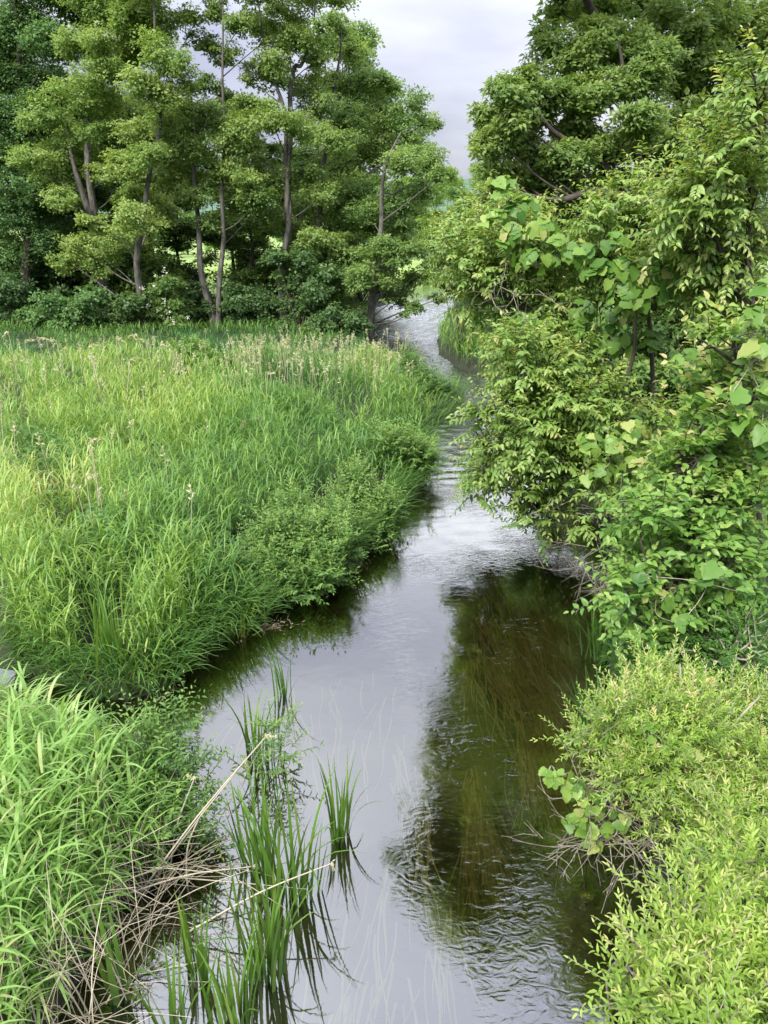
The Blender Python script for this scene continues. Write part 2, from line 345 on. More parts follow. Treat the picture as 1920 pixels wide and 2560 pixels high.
def crown_leaves(mb, lobes, L, W, cov, tuft=.42, tm=T_RHOMB, flat=.55, bright=.5, droop=.25):
    tufts = []
    for c, Rr in lobes:
        br_ = bright + rng.normal(0, .1)
        nl = cov*math.pi*Rr*Rr/(.5*L*W)
        per = 26; nt_ = max(3, int(nl/per)); tr_ = tuft*min(1.3, max(.45, Rr))
        ns = max(3, int(4*Rr/.8)); sc_ = c + unit(ns)*np.array([1, 1, .75])*Rr*R(.25, .95, ns)[:, None]; sr_ = Rr*R(.4, .7, ns)
        wh = rng.choice(ns, nt_, p=sr_**2/np.sum(sr_**2)); u = unit(nt_)*np.array([1, 1, .6]); rad = R(0, 1, nt_)**.45
        cen = sc_[wh] + u*(rad*sr_[wh])[:, None]; un = R(0, 1, nt_) < .42; cen[un] = c + (u*rad[:, None])[un]*Rr*1.05
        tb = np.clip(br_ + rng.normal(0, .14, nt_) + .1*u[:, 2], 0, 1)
        tv = np.repeat(R(.55, 1.5, nt_), per)[:, None]; v = unit(nt_*per)*R(.1, 1, nt_*per)[:, None]*np.array([1, 1, flat])*tr_*tv
        v[:, 2] = v[:, 2] + .25*tr_*(1-(v[:, 0]**2+v[:, 1]**2)/tr_**2*1.4)      # domed sprays
        P = np.repeat(cen, per, 0) + v
        D = nrm(v)*np.array([1, 1, .5]) + rng.normal(0, .35, v.shape); D[:, 2] -= droop
        ow = np.repeat(nrm(cen-c), per, 0); Nn = np.array([0, -.12, .62]) + rng.normal(0, .4, v.shape) + nrm(v)*.25 + ow*.65
        s = R(.6, 1.3, len(P))
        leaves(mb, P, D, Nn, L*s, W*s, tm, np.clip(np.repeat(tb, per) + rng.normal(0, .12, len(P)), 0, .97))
        tufts.append(cen)
    return tufts
def tree(name, label, cat, base, trunks, lobes, mat, bark, r0=.22, L=.14, W=.085, cov=2.4, group=None, tuft=.42, bright=.5, extra=None, twign=5):
    """trunks: lists of world points; each lobe gets a limb of its own from the nearest trunk"""
    t_ = thing(name, label, cat, base, group)
    lines = []
    for k, tp in enumerate(trunks):
        s = spline(tp, 8); s = s + np.column_stack([.05*np.sin(s[:, 2]*1.7+k), .05*np.cos(s[:, 2]*1.3+k), 0*s[:, 2]])
        tt = np.linspace(0, 1, len(s)); rr = r0*.82*(1 if k == 0 else .8)*(1-.86*tt)*(1+.5*np.exp(-tt*22))
        b = MB(); tube(b, s, rr, 9); b.build('trunk', bark, t_, True); lines.append((s, rr))
    mb = MB(); tufts = crown_leaves(mb, lobes, L, W, cov, tuft, bright=bright)
    mb.build('crown', mat, t_)
    for (c, Rr), tf in zip(lobes, tufts):
        best = None
        for s, rr in lines:
            h = np.hypot(*(s[:, :2]-c[:2]).T); sc = np.abs(s[:, 2]-(c[2]-.55*h-.2)) + .25*h
            sc[:2] += 5; i = int(np.argmin(sc))
            if best is None or sc[i] < best[0]: best = (sc[i], s[i], rr[i])
        _, p0, r1 = best; mid = p0*.5 + c*.5 + np.array([R(-.1, .1), R(-.1, .1), -.12*np.linalg.norm(c-p0)*R(-.3, 1)])
        b = MB(); r1 = min(r1*.5, .012+.008*np.linalg.norm(c-p0)); tube(b, spline([p0, mid, c], 4), np.linspace(r1, .012, 9), 5)
        for j in rng.choice(len(tf), min(twign, len(tf)), replace=False):
            e = tf[j]; m2 = (c+e)/2 + R(-.1, .1, 3)*Rr; st = p0*.15+mid*.85*0+c*.85
            tube(b, spline([c, m2, e], 2), np.linspace(.012, .004, 5), 4)
        b.build('limb', bark, t_)
    return t_
def tp(pts, Y, y2=None): return [at(x, y, Y) for x, y in pts]
def groundpt(px, Y):
    p_ = at(px, 800, Y); z = gz(p_[None, :2])[0]; return np.array([p_[0], Y, z-.05])
def gbase(px, py, Y):                        # the ground point the photo shows in column px at distance Y
    py = 1280 + FPX*math.tan(math.atan((CAMH-.2)/Y)-PITCH)
    p_ = at(px, py, Y); z = float(gz(p_[None, :2])[0]); return np.array([p_[0], Y, z-.06])
def px_trunk(pts, Y):                        # first point is dropped to the ground
    return [gbase(pts[0][0], pts[0][1], Y)] + [at(x, y, Y+R(-.2, .2)) for x, y in pts[1:]]

TREES = [
 ('feathery_tree', 'dark blue-green feathery tree filling the far left edge', 38, [[(60, 800), (70, 600), (60, 400), (50, 200), (40, 0), (40, -200)]],
  [(50, 60, 95), (130, 110, 75), (20, 170, 100), (100, 220, 80), (90, 300, 80), (20, 330, 100), (40, 430, 90), (110, 480, 60), (50, 540, 85), (120, 600, 60), (20, 640, 70), (60, 700, 60), (-60, 100, 120), (-60, 350, 120), (-60, 600, 100), (60, -80, 100), (140, -40, 70), (0, -200, 110)],
  'blue', .3, .6),
 ('broadleaf_tree', 'tall tree left of the straight grey trunk, pale leaf tufts reaching left', 35, [[(264, 805), (258, 700), (238, 580), (225, 440), (215, 300), (235, 180), (255, 60), (262, -120)], [(238, 580), (205, 470), (175, 380), (165, 300)]],
  [(110, 290, 60), (185, 235, 65), (265, 255, 60), (75, 400, 55), (140, 420, 70), (190, 350, 60), (150, 500, 48), (240, 180, 60), (205, 110, 60), (285, 100, 60), (255, 20, 65), (330, 150, 55), (330, 60, 60), (270, -80, 80), (190, -20, 60), (330, -60, 70), (280, -190, 80), (230, 330, 45), (260, 440, 40)],
  'light', .26, .6),
 ('broadleaf_tree', 'tree with straight pale grey trunk and low yellow-green boughs at its foot', 33, [[(360, 828), (352, 740), (345, 640), (355, 540), (378, 430), (395, 340), (400, 200), (385, 60), (380, -80)]],
  [(165, 650, 42), (215, 618, 52), (255, 648, 45), (300, 595, 55), (350, 545, 60), (400, 530, 45), (335, 500, 50), (310, 420, 55), (370, 390, 55), (420, 320, 65), (335, 330, 55), (400, 240, 65), (470, 270, 55), (350, 220, 60), (415, 140, 65), (380, 50, 65), (450, 190, 50), (370, -60, 80), (440, -110, 80), (240, 560, 40)],
  'light', .2, .72),
 ('broadleaf_tree', 'twin-trunked tree whose two grey stems rise in a narrow V from one foot', 34, [[(536, 814), (512, 720), (497, 600), (490, 520), (488, 420), (482, 300), (470, 150)], [(542, 814), (552, 700), (556, 560), (558, 420), (560, 250), (555, 100), (560, -80)]],
  [(470, 370, 60), (440, 440, 52), (560, 350, 60), (520, 300, 60), (600, 330, 55), (480, 500, 42), (600, 430, 55), (620, 270, 45), (540, 455, 48), (520, 215, 36), (565, 130, 48), (500, 100, 42), (610, 60, 45), (460, 40, 45), (540, 20, 45), (640, 500, 55), (570, -60, 75), (480, -80, 70), (530, -180, 90), (640, -50, 60), (520, 560, 38)],
  'mid', .2, .72),
 ('broadleaf_tree', 'slender tree with flaking grey trunk forking high, right of the twin-trunked tree', 34, [[(702, 800), (705, 700), (715, 600), (722, 500), (716, 400), (712, 330), (706, 260), (682, 180), (655, 90), (640, -30)], [(712, 330), (728, 240), (755, 160), (780, 90), (790, -60)]],
  [(690, 145, 55), (745, 110, 55), (640, 190, 42), (725, 45, 55), (655, 60, 45), (805, 70, 45), (795, 150, 45), (765, 225, 55), (680, 300, 55), (620, 370, 45), (760, 330, 55), (830, 350, 55), (700, 450, 48), (640, 465, 45), (760, 430, 50), (805, 480, 45), (725, 560, 45), (800, 270, 50), (780, -30, 60), (700, -60, 70), (740, -150, 80), (820, -20, 45), (780, 600, 50), (845, 605, 40)],
  'mid', .19, .78),
 ('broadleaf_tree', 'dark-trunked tree crowded behind the slender forked tree, crown stepping down to the open sky', 37, [[(772, 805), (778, 700), (795, 560), (808, 420), (830, 280), (848, 150), (850, 60)]],
  [(865, 130, 48), (850, 70, 38), (880, 215, 60), (935, 200, 48), (990, 222, 34), (870, 310, 62), (955, 285, 55), (940, 370, 60), (1020, 280, 52), (1058, 300, 34), (1030, 350, 55), (850, 420, 60), (900, 470, 60), (860, 540, 55), (930, 560, 50), (780, 520, 55)],
  'mid', .22, .6),
 ('leaning_tree', 'dark leaning tree at the bend whose boughs hang out over the bright upstream water', 33, [[(918, 798), (935, 700), (948, 600), (955, 480), (975, 390), (1000, 330)], [(935, 700), (985, 640), (1030, 620), (1070, 640)], [(928, 760), (970, 730), (1010, 740)]],
  [(1010, 410, 58), (1075, 395, 50), (1105, 435, 34), (1055, 480, 42), (985, 495, 50), (915, 530, 52), (995, 560, 44), (950, 620, 52), (1010, 640, 50), (1055, 610, 38), (1055, 695, 42), (1000, 735, 40), (905, 690, 50), (1045, 765, 28), (865, 650, 55), (860, 730, 50), (1075, 660, 28), (1090, 750, 20), (1010, 785, 16), (960, 700, 40), (885, 775, 38)],
  'mid', .2, .55),
]
MATS = {'light': M_light, 'mid': M_mid, 'dark': M_dark, 'blue': M_blue}
for name, label, Y0, trs, lobs, mk, r0, br in TREES:
    trunks = [px_trunk(trs[0], Y0)] + [[at(x, y, Y0+R(-.2, .2)) for x, y in q_] for q_ in trs[1:]]
    if len(trs) > 1 and 'twin' in label: trunks[1][0] = gbase(*trs[1][0], Y0)
    lb = lob(lobs, Y0, 1.0, 1.5)
    lb += [(c_+np.array([R(-.6, .6), R(1.5, 3), R(-.3, .3)]), r_) for c_, r_ in lb[::3]]
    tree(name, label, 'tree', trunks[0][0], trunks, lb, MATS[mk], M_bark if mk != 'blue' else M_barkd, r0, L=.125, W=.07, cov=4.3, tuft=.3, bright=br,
         group='trees along the left edge of the meadow')

def bush(name, label, base, lobes, mat, L, W, cov=2.4, tuft=.35, bright=.5, group=None, tm=T_RHOMB, nst=6, bark=M_barkd, cat='shrub', r=.03, droop=.25, flat=.55):
    t_ = thing(name, label, cat, base, group)
    mb = MB(); crown_leaves(mb, lobes, L, W, cov, tuft, tm, bright=bright, droop=droop, flat=flat); mb.build('foliage', mat, t_)
    b = MB(); base = np.array(base)
    for c, Rr in lobes:
        s0 = base + np.array([R(-.12, .12), R(-.12, .12), 0]); tube(b, spline([s0, (s0+c)/2+np.array([R(-.1, .1), R(-.1, .1), .15]), c], 4), np.linspace(r, r*.3, 9), 5)
    b.build('stem', bark, t_, True); return t_
# second row: thinner dark trunks in the wood behind, four variants copied
def wood_tree(h, name='slender_tree', mat=M_dark, seed=0):
    t_pts = [np.array([0, 0, -.1]), np.array([R(-.2, .2), 0, h*.3]), np.array([R(-.4, .4), R(-.3, .3), h*.6]), np.array([R(-.5, .5), R(-.3, .3), h])]
    lb = []
    for i in range(30):
        z = h*R(.1, 1.02); rr = (1-.5*abs(z/h-.6))*R(.3, 2.3); a = R(0, 6.28)
        lb.append((np.array([rr*math.cos(a), rr*math.sin(a), z]), R(.7, 1.15)))
    return tree(name, 'x', 'tree', (0, 0, 0), [t_pts], lb, mat, M_barkd, .15, L=.2, W=.12, cov=3.4, tuft=.5, twign=3)
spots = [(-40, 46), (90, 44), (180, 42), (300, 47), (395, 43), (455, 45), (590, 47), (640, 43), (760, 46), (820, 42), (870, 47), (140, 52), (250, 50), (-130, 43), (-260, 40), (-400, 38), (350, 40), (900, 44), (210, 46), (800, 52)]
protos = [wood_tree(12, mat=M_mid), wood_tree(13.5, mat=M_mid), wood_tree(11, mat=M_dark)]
for i, (x, Yd) in enumerate(spots):
    o_ = protos[i] if i < 3 else copy_tree(protos[i % 3])
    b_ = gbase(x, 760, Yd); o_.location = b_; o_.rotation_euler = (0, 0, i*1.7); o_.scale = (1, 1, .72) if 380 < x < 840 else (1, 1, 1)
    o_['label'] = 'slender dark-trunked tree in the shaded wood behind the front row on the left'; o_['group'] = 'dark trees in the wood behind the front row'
tk = None
for i, (x, Yd) in enumerate([(-420, 41), (-300, 43), (-180, 40), (-80, 42), (20, 41), (110, 43), (200, 41), (280, 44), (350, 42), (440, 46), (770, 42), (840, 44), (890, 41), (-250, 48), (-50, 49), (150, 50), (330, 51), (860, 50)]):
    if tk is None:
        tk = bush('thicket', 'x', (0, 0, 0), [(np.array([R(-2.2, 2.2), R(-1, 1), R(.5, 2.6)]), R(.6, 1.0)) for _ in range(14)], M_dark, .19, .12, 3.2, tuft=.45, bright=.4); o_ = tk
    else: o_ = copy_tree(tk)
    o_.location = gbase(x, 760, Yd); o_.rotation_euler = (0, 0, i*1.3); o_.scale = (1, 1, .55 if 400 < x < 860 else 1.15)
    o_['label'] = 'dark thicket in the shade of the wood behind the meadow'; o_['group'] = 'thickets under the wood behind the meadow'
# far trees beyond the bright field
ft = [wood_tree(9, 'distant_tree', M_mid), wood_tree(11, 'distant_tree', M_light)]
fx = [(330, 120), (400, 112), (470, 125), (540, 110), (600, 118), (660, 122), (730, 112), (790, 125), (850, 116), (905, 110), (960, 124), (1010, 116), (1055, 112), (1085, 95), (1150, 88), (1200, 92), (1260, 84), (1120, 120), (1180, 125)]
for i, (x, Yd) in enumerate(fx):
    o_ = ft[i] if i < 2 else copy_tree(ft[i % 2])
    o_.location = gbase(x, 680, Yd); o_.rotation_euler = (0, 0, i*2.1)
    o_['label'] = 'distant round tree beyond the sunlit field'; o_['group'] = 'distant trees beyond the field'
# hills
hx = np.linspace(-900, 900, 240); hy = np.linspace(620, 1100, 60); HX, HY = np.meshgrid(hx, hy)
HZ = 6+38*np.sin(np.pi*(HY-620)/480)*(.75+.25*np.sin(HX*.006+1.1)+.15*np.sin(HX*.017)) + np.abs(wav(HX, HY, .09))*6*np.sin(np.pi*(HY-620)/480)
ii = (np.arange(59)[:, None]*240 + np.arange(239)[None]); q = np.stack([ii, ii+1, ii+241, ii+240], 2).reshape(-1)
m, t, o = newmat('hill_woods'); nzh = N(t, 'ShaderNodeTexNoise'); nzh.inputs['Scale'].default_value = .12; nzh.inputs['Detail'].default_value = 8
geo = N(t, 'ShaderNodeNewGeometry'); t.links.new(geo.outputs['Position'], nzh.inputs['Vector'])
p = N(t, 'ShaderNodeBsdfPrincipled'); p.inputs['Roughness'].default_value = .9
t.links.new(ramp(t, nzh.outputs['Fac'], [(.35, (.05, .10, .07)), (.65, (.11, .19, .125))]), p.inputs['Base Color'])
bp = N(t, 'ShaderNodeBump'); bp.inputs['Distance'].default_value = 6; t.links.new(nzh.outputs['Fac'], bp.inputs['Height']); t.links.new(bp.outputs[0], p.inputs['Normal']); t.links.new(p.outputs[0], o.inputs[0])
mb = MB(); mb.add(np.stack([HX.ravel(), HY.ravel(), HZ.ravel()], 1), q, np.full(239*59, 4), .5); tag(mb.build('hills', m, smooth=True), kind='structure')

# understory shrubs
US = [
 ('understory_shrub', 'drooping fern-leaved bush at the meadow edge under the dark left-edge tree', 32, (170, 825), [(90, 790, 38), (130, 765, 45), (185, 770, 45), (150, 815, 35), (215, 745, 40), (110, 830, 26), (235, 800, 35)], M_blue, .55),
 ('understory_shrub', 'low dark green bush between the ivy-dark trunk and the straight grey trunk', 32.3, (300, 830), [(290, 790, 40), (320, 760, 38), (300, 825, 30), (265, 835, 28)], M_dark, .6),
 ('flowering_shrub', 'bush dotted with white flowers right of the straight grey trunk', 32.6, (415, 822), [(400, 730, 42), (430, 765, 42), (395, 790, 34), (445, 805, 28), (420, 700, 28)], M_mid, .4),
 ('understory_shrub', 'dark shaded bush just left of the twin-trunked tree', 34.5, (490, 815), [(480, 740, 40), (490, 790, 40), (460, 720, 32), (515, 770, 30)], M_dark, .4),
 ('understory_shrub', 'broad dark bramble mound right of the twin-trunked tree', 33.8, (620, 815), [(590, 760, 42), (630, 740, 42), (665, 770, 42), (610, 800, 36), (660, 810, 30), (575, 800, 30), (570, 720, 30)], M_dark, .45),
 ('understory_shrub', 'dense leafy bush against the slender forked tree trunk', 32.5, (750, 822), [(730, 700, 42), (760, 650, 42), (740, 760, 48), (790, 720, 48), (780, 780, 42), (720, 810, 32), (690, 640, 36), (820, 680, 42)], M_dark, .55),
 ('understory_shrub', 'rounded dark bush at the water edge below the leaning tree', 31.5, (860, 838), [(830, 790, 42), (870, 800, 40), (905, 815, 28), (800, 820, 32), (850, 840, 22), (895, 850, 22)], M_dark, .55),
 ('understory_shrub', 'shadowy thicket at the far left edge of the meadow', 34, (30, 830), [(30, 780, 55), (-30, 760, 70), (60, 820, 40), (-60, 820, 60), (10, 720, 50)], M_dark, .35),
]
for nm, lb_, Y0, bpx, lobs, mt_, br in US:
    bs = gbase(*bpx, Y0); lb = lob(lobs, Y0, 1, .6, back=1)
    t_ = bush(nm, lb_, bs, lb, mt_, .14, .085, 4.2, bright=br, group='bushes at the foot of the left trees')
    if nm == 'flowering_shrub':
        for c_, r_ in lb[::2]:
            u = unit(4); u[:, 1] = -abs(u[:, 1]); u[:, 2] = abs(u[:, 2])
            for cc in c_+u*r_*1.05:
                mb = MB(); P = cc + rng.normal(0, .035, (10, 3)); leaves(mb, P, rng.normal(size=(10, 3)), np.array([0, -.4, 1.])+rng.normal(0, .3, (10, 3)), .06, .05, T_RHOMB, .5); mb.build('flower_cluster', M_white, t_)

# big trees on the right bank
GT = [(1230, 300, 45), (1262, 240, 45), (1245, 350, 45), (1292, 205, 42), (1330, 270, 62), (1300, 370, 55), (1250, 430, 48), (1400, 150, 70), (1370, 230, 55), (1475, 110, 68), (1560, 105, 70), (1640, 135, 60), (1500, 220, 65), (1590, 215, 70), (1450, 320, 55), (1420, 400, 62), (1520, 370, 60), (1600, 310, 65), (1640, 360, 50), (1340, 450, 55), (1440, 480, 60), (1235, 500, 50), (1320, 530, 55), (1290, 300, 50), (1540, 460, 55), (1180, 520, 42), (1400, 560, 55)]
Yg = 17.
tb = gbase(1640, 800, Yg)
trunksG = [[tb, at(1620, 600, Yg), at(1560, 460, Yg), at(1470, 380, Yg), at(1390, 330, Yg-.3), at(1340, 260, Yg-.5)], [at(1620, 600, Yg), at(1600, 400, Yg), at(1560, 220, Yg), at(1540, 100, Yg)], [at(1580, 500, Yg), at(1490, 480, Yg-.4), at(1400, 500, Yg-.6), at(1300, 480, Yg-.6)]]
lb = lob(GT, Yg, 1.15, .9); lb += [(c_+np.array([R(-.4, .4), R(1, 2.2), 0]), r_) for c_, r_ in lb[::2]]
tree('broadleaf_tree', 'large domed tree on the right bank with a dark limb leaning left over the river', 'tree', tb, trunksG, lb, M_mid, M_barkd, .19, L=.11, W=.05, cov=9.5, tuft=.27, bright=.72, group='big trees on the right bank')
Yh = 20.
HT = [(1385, 20, 45), (1362, 85, 34), (1455, 10, 55), (1530, 20, 65), (1620, 30, 75), (1700, 60, 80), (1780, 40, 80), (1860, 60, 90), (1700, 180, 80), (1790, 170, 80), (1870, 200, 80), (1700, 300, 75), (1760, 280, 75), (1850, 300, 75), (1700, 400, 75), (1800, 400, 75), (1670, 440, 65), (1880, 420, 75), (1760, 500, 70), (1950, 100, 110), (1960, 300, 100)]
lb = lob(HT, Yh, 1.15, 1.2)
lb += [(np.array(v[:3]), v[3]) for v in [(2.3, 17.5, 10.6, 1.2), (1.5, 16.5, 11.8, 1.2), (3.0, 18, 12.6, 1.5), (1.3, 15, 11.4, 1.1), (2.5, 14.6, 12.6, 1.3), (4.5, 17, 14.2, 1.8), (4.7, 15.6, 12, 1.8), (4.2, 19.5, 10.8, 1.2), (3.6, 16.3, 14.4, 1.2), (5.8, 17.5, 10.8, 1.3)]]
tbh = gbase(1760, 800, Yh)
trunksH = [[tbh, at(1770, 500, Yh), at(1800, 250, Yh), at(1820, 60, Yh), np.array([6.5, 18, 12.5])], [at(1770, 450, Yh), at(1650, 150, Yh), at(1480, 20, Yh-.5), np.array([3.4, 17.5, 11]), np.array([2, 16, 12])]]
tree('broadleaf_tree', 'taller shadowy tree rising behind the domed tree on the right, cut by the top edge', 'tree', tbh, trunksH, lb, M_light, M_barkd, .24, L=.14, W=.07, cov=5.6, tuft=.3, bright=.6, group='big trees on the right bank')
for i, (px_, Yd, lobs, lab) in enumerate([
    ((1150, 760), 27, [(1100, 590, 34), (1125, 640, 40), (1160, 600, 42), (1170, 660, 45), (1120, 700, 35), (1200, 560, 45), (1215, 640, 50), (1160, 720, 35), (1230, 720, 45)], 'grey-green bush standing back on the right bank at the river bend'),
    ((1500, 820), 15, [(1420, 620, 60), (1500, 600, 70), (1600, 640, 70), (1700, 600, 80), (1800, 560, 80), (1900, 600, 90), (1560, 720, 70), (1680, 720, 80), (1800, 700, 80), (1900, 760, 90), (1750, 820, 80), (1620, 830, 70), (1480, 740, 60), (1850, 900, 80), (1950, 900, 90), (1700, 930, 70), (1600, 930, 60), (1400, 720, 60), (1360, 800, 50), (1440, 850, 55), (1540, 880, 60), (1660, 1000, 60), (1760, 1000, 70), (1850, 1040, 70)], 'shaded thicket behind the vine-hung saplings on the right')]):
    bs = gbase(*px_, Yd); lb = lob(lobs, Yd, 1, .8, back=1)
    bush('thicket' if i else 'riverside_shrub', lab, bs, lb, M_mid, .12, .06, 4.2, bright=.3 if i else .5, r=.018)
# ------------------------------------------------------------------ near shrubs and saplings on the right bank
def shoots(mbL, mbT, lobes, L, W, cov, slen, nl, tm, up=.45, droop=.15, fwd=.5, bright=.45, tip=.35, spread=1.0, hang=.0, twr=.004, tipmax=.97):
    for c, Rr in lobes:
        n = max(4, int(cov*math.pi*Rr*Rr/(.55*L*W)/nl))
        u = unit(n); o0 = c + u*(R(0, 1, n)**.5)[:, None]*Rr*.8
        d = nrm(u*.9 + np.array([0, 0, up]) + rng.normal(0, .3, (n, 3)))
        sl = slen*R(.5, 1.5, n); sb = np.clip(bright + rng.normal(0, .13, n) + .12*u[:, 2], 0, 1)
        tt = np.linspace(.12, 1, nl)
        pos = o0[:, None] + d[:, None]*(sl[:, None]*tt)[..., None]; pos[..., 2] -= hang*sl[:, None]*tt**2
        dd = nrm(np.gradient(pos, axis=1))
        side = nrm(np.cross(dd, np.array([0, 0, 1.]))); upv = np.cross(side, dd)
        ang = (np.arange(nl)*2.4)[None] + R(0, 6.28, n)[:, None] if spread > 1 else (np.arange(nl) % 2*np.pi)[None] + rng.normal(0, .35, (n, nl))
        rad = side*np.cos(ang)[..., None] + upv*np.sin(ang)[..., None]
        D = dd*fwd + rad*.85 + rng.normal(0, .16, rad.shape); D[..., 2] -= droop
        if True: D[:, -1] = dd[:, -1]
        Nn = upv*.5 + np.array([-.1, -.15, .65]) + u[:, None]*.55 + rng.normal(0, .28, rad.shape)
        s = R(.75, 1.2, (n, nl))*(1-.35*tt**3)
        ti = np.clip(sb[:, None] + tip*(tt**3)[None] + rng.normal(0, .07, (n, nl)), 0, tipmax)
        leaves(mbL, pos.reshape(-1, 3), D.reshape(-1, 3), Nn.reshape(-1, 3), (L*s).ravel(), (W*s).ravel(), tm, ti.ravel())
        for i in range(n):
            if rng.random() < .6: tube(mbT, pos[i][::max(1, nl//3)], twr, 3)
def sapling(name, label, cat, base, stems, lobes, mat, bark=M_twig, group=None, vine=None, sr=.035, **k):
    t_ = thing(name, label, cat, base, group); a, b = MB(), MB()
    shoots(a, b, lobes, **k); a.build('foliage', mat, t_)
    st = []
    for s in stems:
        q_ = spline(s, 7); m_ = MB(); tube(m_, q_, np.linspace(sr, sr*.35, len(q_)), 7); m_.build('stem', bark, t_, True); st.append(q_)
    allp = np.concatenate(st); bb = b
    for c, Rr in lobes:
        j = int(np.argmin(np.linalg.norm((allp-c)*[1, 1, .8], axis=1) + .6*np.maximum(0, allp[:, 2]-c[2]+.2))); p0 = allp[j]
        for kx in range(3):
            e = c + unit(1)[0]*Rr*.7; mid = (p0+e)/2 + R(-.12, .12, 3)
            tube(bb, spline([p0, mid, e], 4), np.linspace(.014, .004, 9), 4)
    bb.build('branches', bark, t_); return t_
def bare_twigs(name, label, base, n, L, group=None, spread=1., up=.0, mat=M_twig):
    mb = MB(); base = np.array(base)
    for i in range(n):
        d = nrm(np.array([R(-1, 1)*spread, R(-1, .5)*spread, R(-.5, .5)+up])); l = L*R(.5, 1.1); p = base + R(-1, 1, 3)*np.array([.45, .25, .3])*L
        pts = spline([p, p+d*l*.5+R(-.06, .06, 3), p+d*l+R(-.08, .08, 3)], 4); tube(mb, pts, np.linspace(.005, .0015, len(pts)), 3)
        for k in range(3):
            q0 = pts[rng.integers(2, len(pts)-1)]; d2 = nrm(d+rng.normal(0, .6, 3)); tube(mb, np.stack([q0, q0+d2*l*.2, q0+d2*l*.35+R(-.03, .03, 3)]), [.003, .002, .001], 3)
    return tag(mb.build(name, mat, None, off=base), label, 'twigs', group)
def vine(name, label, lobes, L, cov, mat=M_vine, bright=.5, front=True, stems=True, group=None):
    c0 = lobes[0][0]; t_ = thing(name, label, 'vine', c0, group); a, b = MB(), MB(); prev = None
    for c, Rr in lobes:
        n = max(5, int(1.9*cov*math.pi*Rr*Rr/(.6*L*L))); u = unit(n); u[:, 1] = np.where(R(0, 1, n) < .8, -abs(u[:, 1]), u[:, 1]); u[:, 2] = np.where(u[:, 2] < -.2, -u[:, 2], u[:, 2])
        P = c + u*Rr*R(.75, 1.12, n)[:, None]
        D = np.cross(u, rng.normal(size=(n, 3))); D[:, 2] -= .5; Nn = u*.6 + np.array([-.05, -.25, .75]) + rng.normal(0, .3, (n, 3))
        s = L*R(.55, 1.15, n); leaves(a, P, D, Nn, s, s*R(.85, 1.05, n), T_BROAD, np.clip(bright+.05+rng.normal(0, .24, n), 0, 1)*np.where(R(0, 1, n) > .05, .93, 1))
        for k in range(max(2, n//6)):
            j, jj = rng.integers(0, n, 2); tube(b, spline([P[j]-u[j]*.03, (P[j]+P[jj])/2, P[jj]-u[jj]*.03], 3), .004, 3)
        if prev is not None: tube(b, spline([prev, (prev+c)/2+R(-.08, .08, 3), c], 4), .004, 4)
        prev = c
    a.build('foliage', mat, t_); b.build('stem', M_twig, t_); return t_
sapk = dict(L=.094, W=.041, cov=5.2, slen=.38, nl=12, tm=T_LEAF, up=.5, droop=.45, fwd=.55, hang=.25, bright=.55, tip=.35)

Y1 = 10.5
b1_ = gbase(1540, 1000, Y1); lb = lob([(1265, 530, 50), (1330, 570, 55), (1240, 610, 52), (1175, 575, 45), (1150, 640, 40), (1200, 690, 50), (1130, 600, 30), (1280, 660, 55), (1350, 650, 50), (1180, 760, 30), (1290, 760, 50), (1290, 820, 40), (1370, 740, 50), (1300, 870, 45)], Y1, 1, .5, back=1)
sapling('leaning_sapling', 'arching small tree leaning over the river at the bend, its crown draped with vine', 'tree', b1_, [[b1_, at(1530, 1150, Y1), at(1450, 900, Y1), at(1370, 700, Y1), at(1300, 580, Y1), at(1240, 530, Y1)], [at(1400, 850, Y1), at(1300, 760, Y1), at(1200, 720, Y1)]], lb, M_sap, bark=M_barkd, sr=.06, **sapk)
vine('grape_vine', 'broad-leaved vine capping the leaning small tree at the bend', lob([(1255, 480, 38, -.5), (1300, 530, 40, -.6), (1350, 590, 42, -.7), (1280, 600, 42, -.8), (1235, 560, 35, -.7), (1400, 650, 40, -.7), (1330, 660, 40, -.9), (1390, 620, 30, -.8)], Y1), .17, 1.6)
vine('grape_vine', 'vine hanging in round leaves down the shaded middle of the right bank', lob([(1310, 820, 40, -.8), (1370, 830, 40, -.9), (1440, 840, 42, -1), (1530, 860, 48, -1), (1570, 800, 45, -1), (1610, 870, 40, -1.1), (1400, 900, 45, -1), (1500, 940, 40, -1), (1450, 780, 35, -.8)], Y1), .15, 1.2, bright=.42)
Y2 = 9.6
b2_ = gbase(1640, 1150, Y2); lb = lob([(1600, 450, 34), (1560, 510, 52), (1640, 520, 45), (1505, 560, 52), (1600, 590, 65), (1690, 610, 55), (1520, 640, 52), (1620, 670, 60), (1460, 650, 45), (1700, 700, 60), (1560, 720, 45)], Y2, 1, .5, back=1)
sapling('sapling', 'pointed sapling with drooping leaves standing highest in the middle of the right thicket', 'tree', b2_, [[b2_, at(1630, 900, Y2), at(1610, 700, Y2), at(1595, 560, Y2), at(1600, 440, Y2)]], lb, M_sap, bark=M_barkd, sr=.035, **sapk)
vine('grape_vine', 'long band of large vine leaves lying across the saplings at the middle right', lob([(1440, 640, 40, -.7), (1500, 690, 40, -.8), (1560, 680, 42, -.9), (1620, 690, 44, -.9), (1680, 700, 40, -1), (1730, 660, 40, -.9), (1770, 730, 40, -1), (1640, 750, 42, -1), (1560, 740, 38, -1), (1540, 610, 30, -.8), (1700, 570, 35, -.8)], Y2), .165, 1.3)
Y3 = 8.
